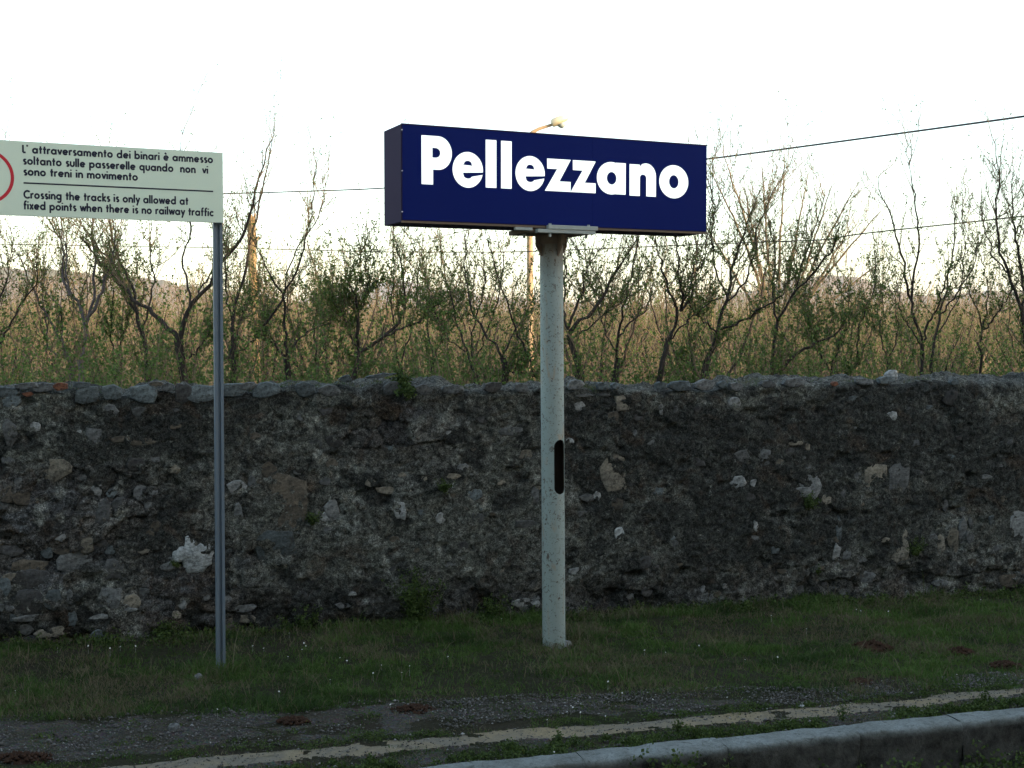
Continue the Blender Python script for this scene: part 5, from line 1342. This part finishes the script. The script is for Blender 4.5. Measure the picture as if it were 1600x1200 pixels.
tag(link("low_weeds", mesh_np("low_weeds", V, Fq, False, {'vary': va}), M['weed']), "low green weeds fringing kerb, sandy strip and wall foot", "weeds", kind='stuff')

# daisies: small white heads here and there
dp = [(212, 1013), (188, 1013), (172, 1021), (138, 1017), (90, 1017), (452, 996), (438, 983), (475, 1010), (478, 1017), (472, 1018), (502, 1017), (412, 1017), (450, 1030), (531, 1031), (583, 1059), (628, 1059), (596, 1045), (542, 1036), (516, 1066), (436, 1087), (1007, 1019), (1040, 1022), (1092, 1011), (1164, 1034), (950, 1071), (1338, 957), (1345, 960), (1388, 959), (1532, 939), (1260, 988), (972, 1091), (892, 1114), (895, 1110), (907, 1122), (886, 1119), (855, 1133), (946, 1122), (610, 1104), (866, 1184), (340, 1119), (24, 1086), (1020, 1100), (1136, 1100), (1205, 968), (700, 1028), (640, 1050), (395, 1018), (1215, 1033), (1495, 1059), (784, 970)]
V = []; Fs = []
for (x, y) in dp:
    p = gp(x, y + 4); z0 = r.uniform(.02, .045); rad = r.uniform(.003, .0055); K = 7; b = len(V)
    tl = r.normal(size=2) * .35 + np.array([0, -.5])
    V.append((p.x, p.y, z0 + .002))
    for k in range(K * 2):
        a = math.pi * k / K; q = rad * (1 if k % 2 else .72)
        V.append((p.x + math.cos(a) * q, p.y + math.sin(a) * q, z0 + (math.cos(a) * tl[0] + math.sin(a) * -tl[1]) * q))
    Fs += [(b, b + 1 + k, b + 1 + (k + 1) % (2 * K)) for k in range(2 * K)]
    i0 = len(V); V += [(p.x - .0008, p.y, -.01), (p.x + .0008, p.y, -.01), (p.x, p.y, z0)]; Fs.append((i0, i0 + 1, i0 + 2))
me = bpy.data.meshes.new("daisies"); me.from_pydata(V, [], Fs)
tag(link("daisies", me, M['petal']), "scattered tiny white daisies in the grass", "flowers", kind='stuff')

# single plants one can point to
def plant(p, stems, h, spread, per, leaf, label, cat="weed", seed=1, down=0, name="weed", back=None):
    rp = np.random.default_rng(seed)
    st = np.tile(np.array([tuple(p)]), (stems, 1)) + rp.normal(size=(stems, 3)) * spread * .12 * np.array([1, .4, .3])
    d = rp.normal(size=(stems, 3)) * spread / max(h, .01); d[:, 2] = -1 if down else 1
    if back is not None: d[:, :2] += back
    P, Rr = shoots(st, d, h * rp.uniform(.5, 1.1, stems), rp, np.full(stems, .0016), 6, .12 if not down else .25, .05)
    lp, _, _ = pick(P, Rr, stems * per, rp, .15, 1); lp = lp + rp.normal(size=lp.shape) * leaf * .45
    LV, LF = leaves_np(lp, leaf * rp.uniform(.6, 1.2, len(lp)), rp)
    o = empty(name, p); tag(o, label, cat); b = np.array(tuple(p))
    tv, tf = tube_batch(P, Rr, 3)
    link("stem", mesh_np("stem", tv - b, tf, True), M['weed'], o)
    f = link("foliage", mesh_np("foliage", LV - b, LF, False, {'vary': np.repeat(rp.random(len(lp)), 4)}), M['weed'], o); f['kind'] = 'stuff'
def on_wall(x, y, out=.03):
    u, v = wuv(x, y); hg = float(wall_fields(np.array([u]), np.array([v]))[0][0])
    return WL + T * u - NB * (hg + .02 + out * .3) + Vector((0, 0, v))
outw = np.array([-NB.x, -NB.y]) * .8
tu, _ = wuv(632, 590); ptop_ = WL + T * tu + NB * .05 + Vector((0, 0, float(top_h(np.array([tu]))[0])))
plant(ptop_, 22, .10, .06, 26, .02, "green weed growing on the wall top left of the speckled pole", seed=2)
plant(on_wall(632, 600), 26, .13, .05, 26, .018, "dark weed hanging from the wall top between the two signs", seed=3, down=1, back=outw)
plant(on_wall(1258, 792), 34, .09, .06, 24, .014, "green tuft rooted in the wall under the pale patch at the right", seed=4, back=outw)
plant(on_wall(692, 766), 22, .08, .05, 22, .013, "small green tuft in the wall midway between the two signs", seed=5, back=outw)
plant(on_wall(488, 818), 18, .08, .04, 20, .012, "faint weed in the wall below the white patch left of centre", seed=6, back=outw)
plant(on_wall(276, 884), 14, .05, .03, 20, .011, "tiny green weed at the lower left of the jagged white stone", seed=7, back=outw)
plant(on_wall(1425, 866), 30, .11, .06, 22, .013, "dark weed low in the wall beside the beige stones", seed=8, back=outw)
plant(on_wall(1273, 895), 10, .07, .03, 14, .016, "bright narrow weed low in the wall right of the speckled pole", seed=9, back=outw)
pw0 = gp(648, 985); plant(Vector((pw0.x, y_wall(pw0.x) - .06, 0)), 60, .30, .12, 50, .017, "dark leafy bush at the foot of the wall left of the speckled pole", "bush", seed=10, name="bush")
pw0 = gp(770, 975); plant(Vector((pw0.x, y_wall(pw0.x) - .05, 0)), 26, .16, .10, 34, .016, "low green bush at the wall foot close to the speckled pole", "bush", seed=11, name="bush")
pw0 = gp(462, 1000); plant(Vector((pw0.x, y_wall(pw0.x) - .05, 0)), 26, .15, .10, 30, .016, "low green bush at the wall foot right of the notice post", "bush", seed=12, name="bush")
pw0 = gp(250, 1000); plant(Vector((pw0.x, y_wall(pw0.x) - .05, 0)), 30, .12, .14, 30, .016, "low weed clump at the wall foot left of the notice post", "bush", seed=13, name="bush")
pk = gp(1030, 1160, .02); plant(Vector((pk.x, y_kerb(pk.x) - .135, -.16)), 34, .20, .10, 30, .02, "broad-leaved dark weed climbing the kerb face", seed=14)
pk = gp(1078, 1188, -.2); plant(Vector((pk.x, y_kerb(pk.x) - .17, bedz)), 30, .20, .12, 30, .02, "leafy weed at the foot of the kerb below the speckled pole", seed=15)
pk = gp(1330, 1195, -.2); plant(Vector((pk.x, y_kerb(pk.x) - .17, bedz)), 26, .13, .12, 30, .016, "weed clump at the foot of the kerb towards the right", seed=16)
for (x, y, h, lb) in ((1316, 1126, .09, "small upright weed sprig on the sandy strip, left of the right-hand kerb joint"), (1060, 1141, .075, "lone thin weed sprig on the sandy strip near the middle"), (1090, 1150, .05, "small weed sprig just above the kerb near the middle"), (1540, 1100, .06, "weed sprig on the sandy strip at the far right"), (873, 1160, .05, "weed sprig on the strip below the speckled pole")):
    plant(gp(x, y, .01), 7, h, .02, 16, .011, lb, seed=int(x))
for (x, lb) in ((925, "dry grass tuft on the wall top just right of the speckled pole"), (1180, "dry grass tuft on the wall top right of the blue sign")):
    u_, _ = wuv(x, 590); n = 260; rr2 = np.random.default_rng(x)
    uu = u_ + rr2.normal(size=n) * .07; nn = .08 + rr2.normal(size=n) * .04
    Xb = WL.x + T.x * uu + NB.x * nn; Yb_ = WL.y + T.y * uu + NB.y * nn; Zb = top_h(uu) - .005
    V, F4, F3, va = blades(Xb, Yb_, Zb, rr2.uniform(.02, .06, n), np.full(n, .002), rr2, np.where(rr2.random(n) < .6, .9, .4))
    tag(link("grass_tuft", mesh_np("grass_tuft", V, [F4, F3], False, {'vary': va}), M['grass']), lb, "grass tuft")
# moss and litter along the wall top: stuff
n = 9000; rr2 = np.random.default_rng(55)
uu = rr2.uniform(-.5, 7.2, n); nn = rr2.uniform(.0, .3, n); keep = fbm(uu * 3, nn * 3, 3, 170) > .5; uu, nn = uu[keep], nn[keep]; n = len(uu)
V, F4, F3, va = blades(WL.x + T.x * uu + NB.x * nn, WL.y + T.y * uu + NB.y * nn, top_h(uu) + .01, rr2.uniform(.008, .03, n), np.full(n, .003), rr2, np.where(rr2.random(n) < .4, .9, .3))
tag(link("wall_top_moss", mesh_np("wall_top_moss", V, [F4, F3], False, {'vary': va}), M['grass']), "moss and short grass along the wall top", "moss", kind='stuff')

print("trees", count, "tris", sum(len(o.data.polygons) for o in S.objects if o.type == 'MESH'))

# ------------------------------------------------------------------ evening haze that the hills fade into
hz = MB().box(-3600, 3600, -950, 3700, -1.6, 112).build("haze", None)
hm = bpy.data.materials.new("evening_haze"); hm.use_nodes = True
for nd in list(hm.node_tree.nodes):
    if nd.type == 'BSDF_PRINCIPLED': hm.node_tree.nodes.remove(nd)
pv = hm.node_tree.nodes.new("ShaderNodeVolumePrincipled")
pv.inputs["Color"].default_value = (.86, .88, .95, 1)
pv.inputs["Density"].default_value = .00028
hm.node_tree.links.new(pv.outputs[0], [q for q in hm.node_tree.nodes if q.type == 'OUTPUT_MATERIAL'][0].inputs["Volume"])
hz.data.materials.append(hm)
tag(hz, kind='stuff', label="thin evening haze in the air over the orchard and hills")
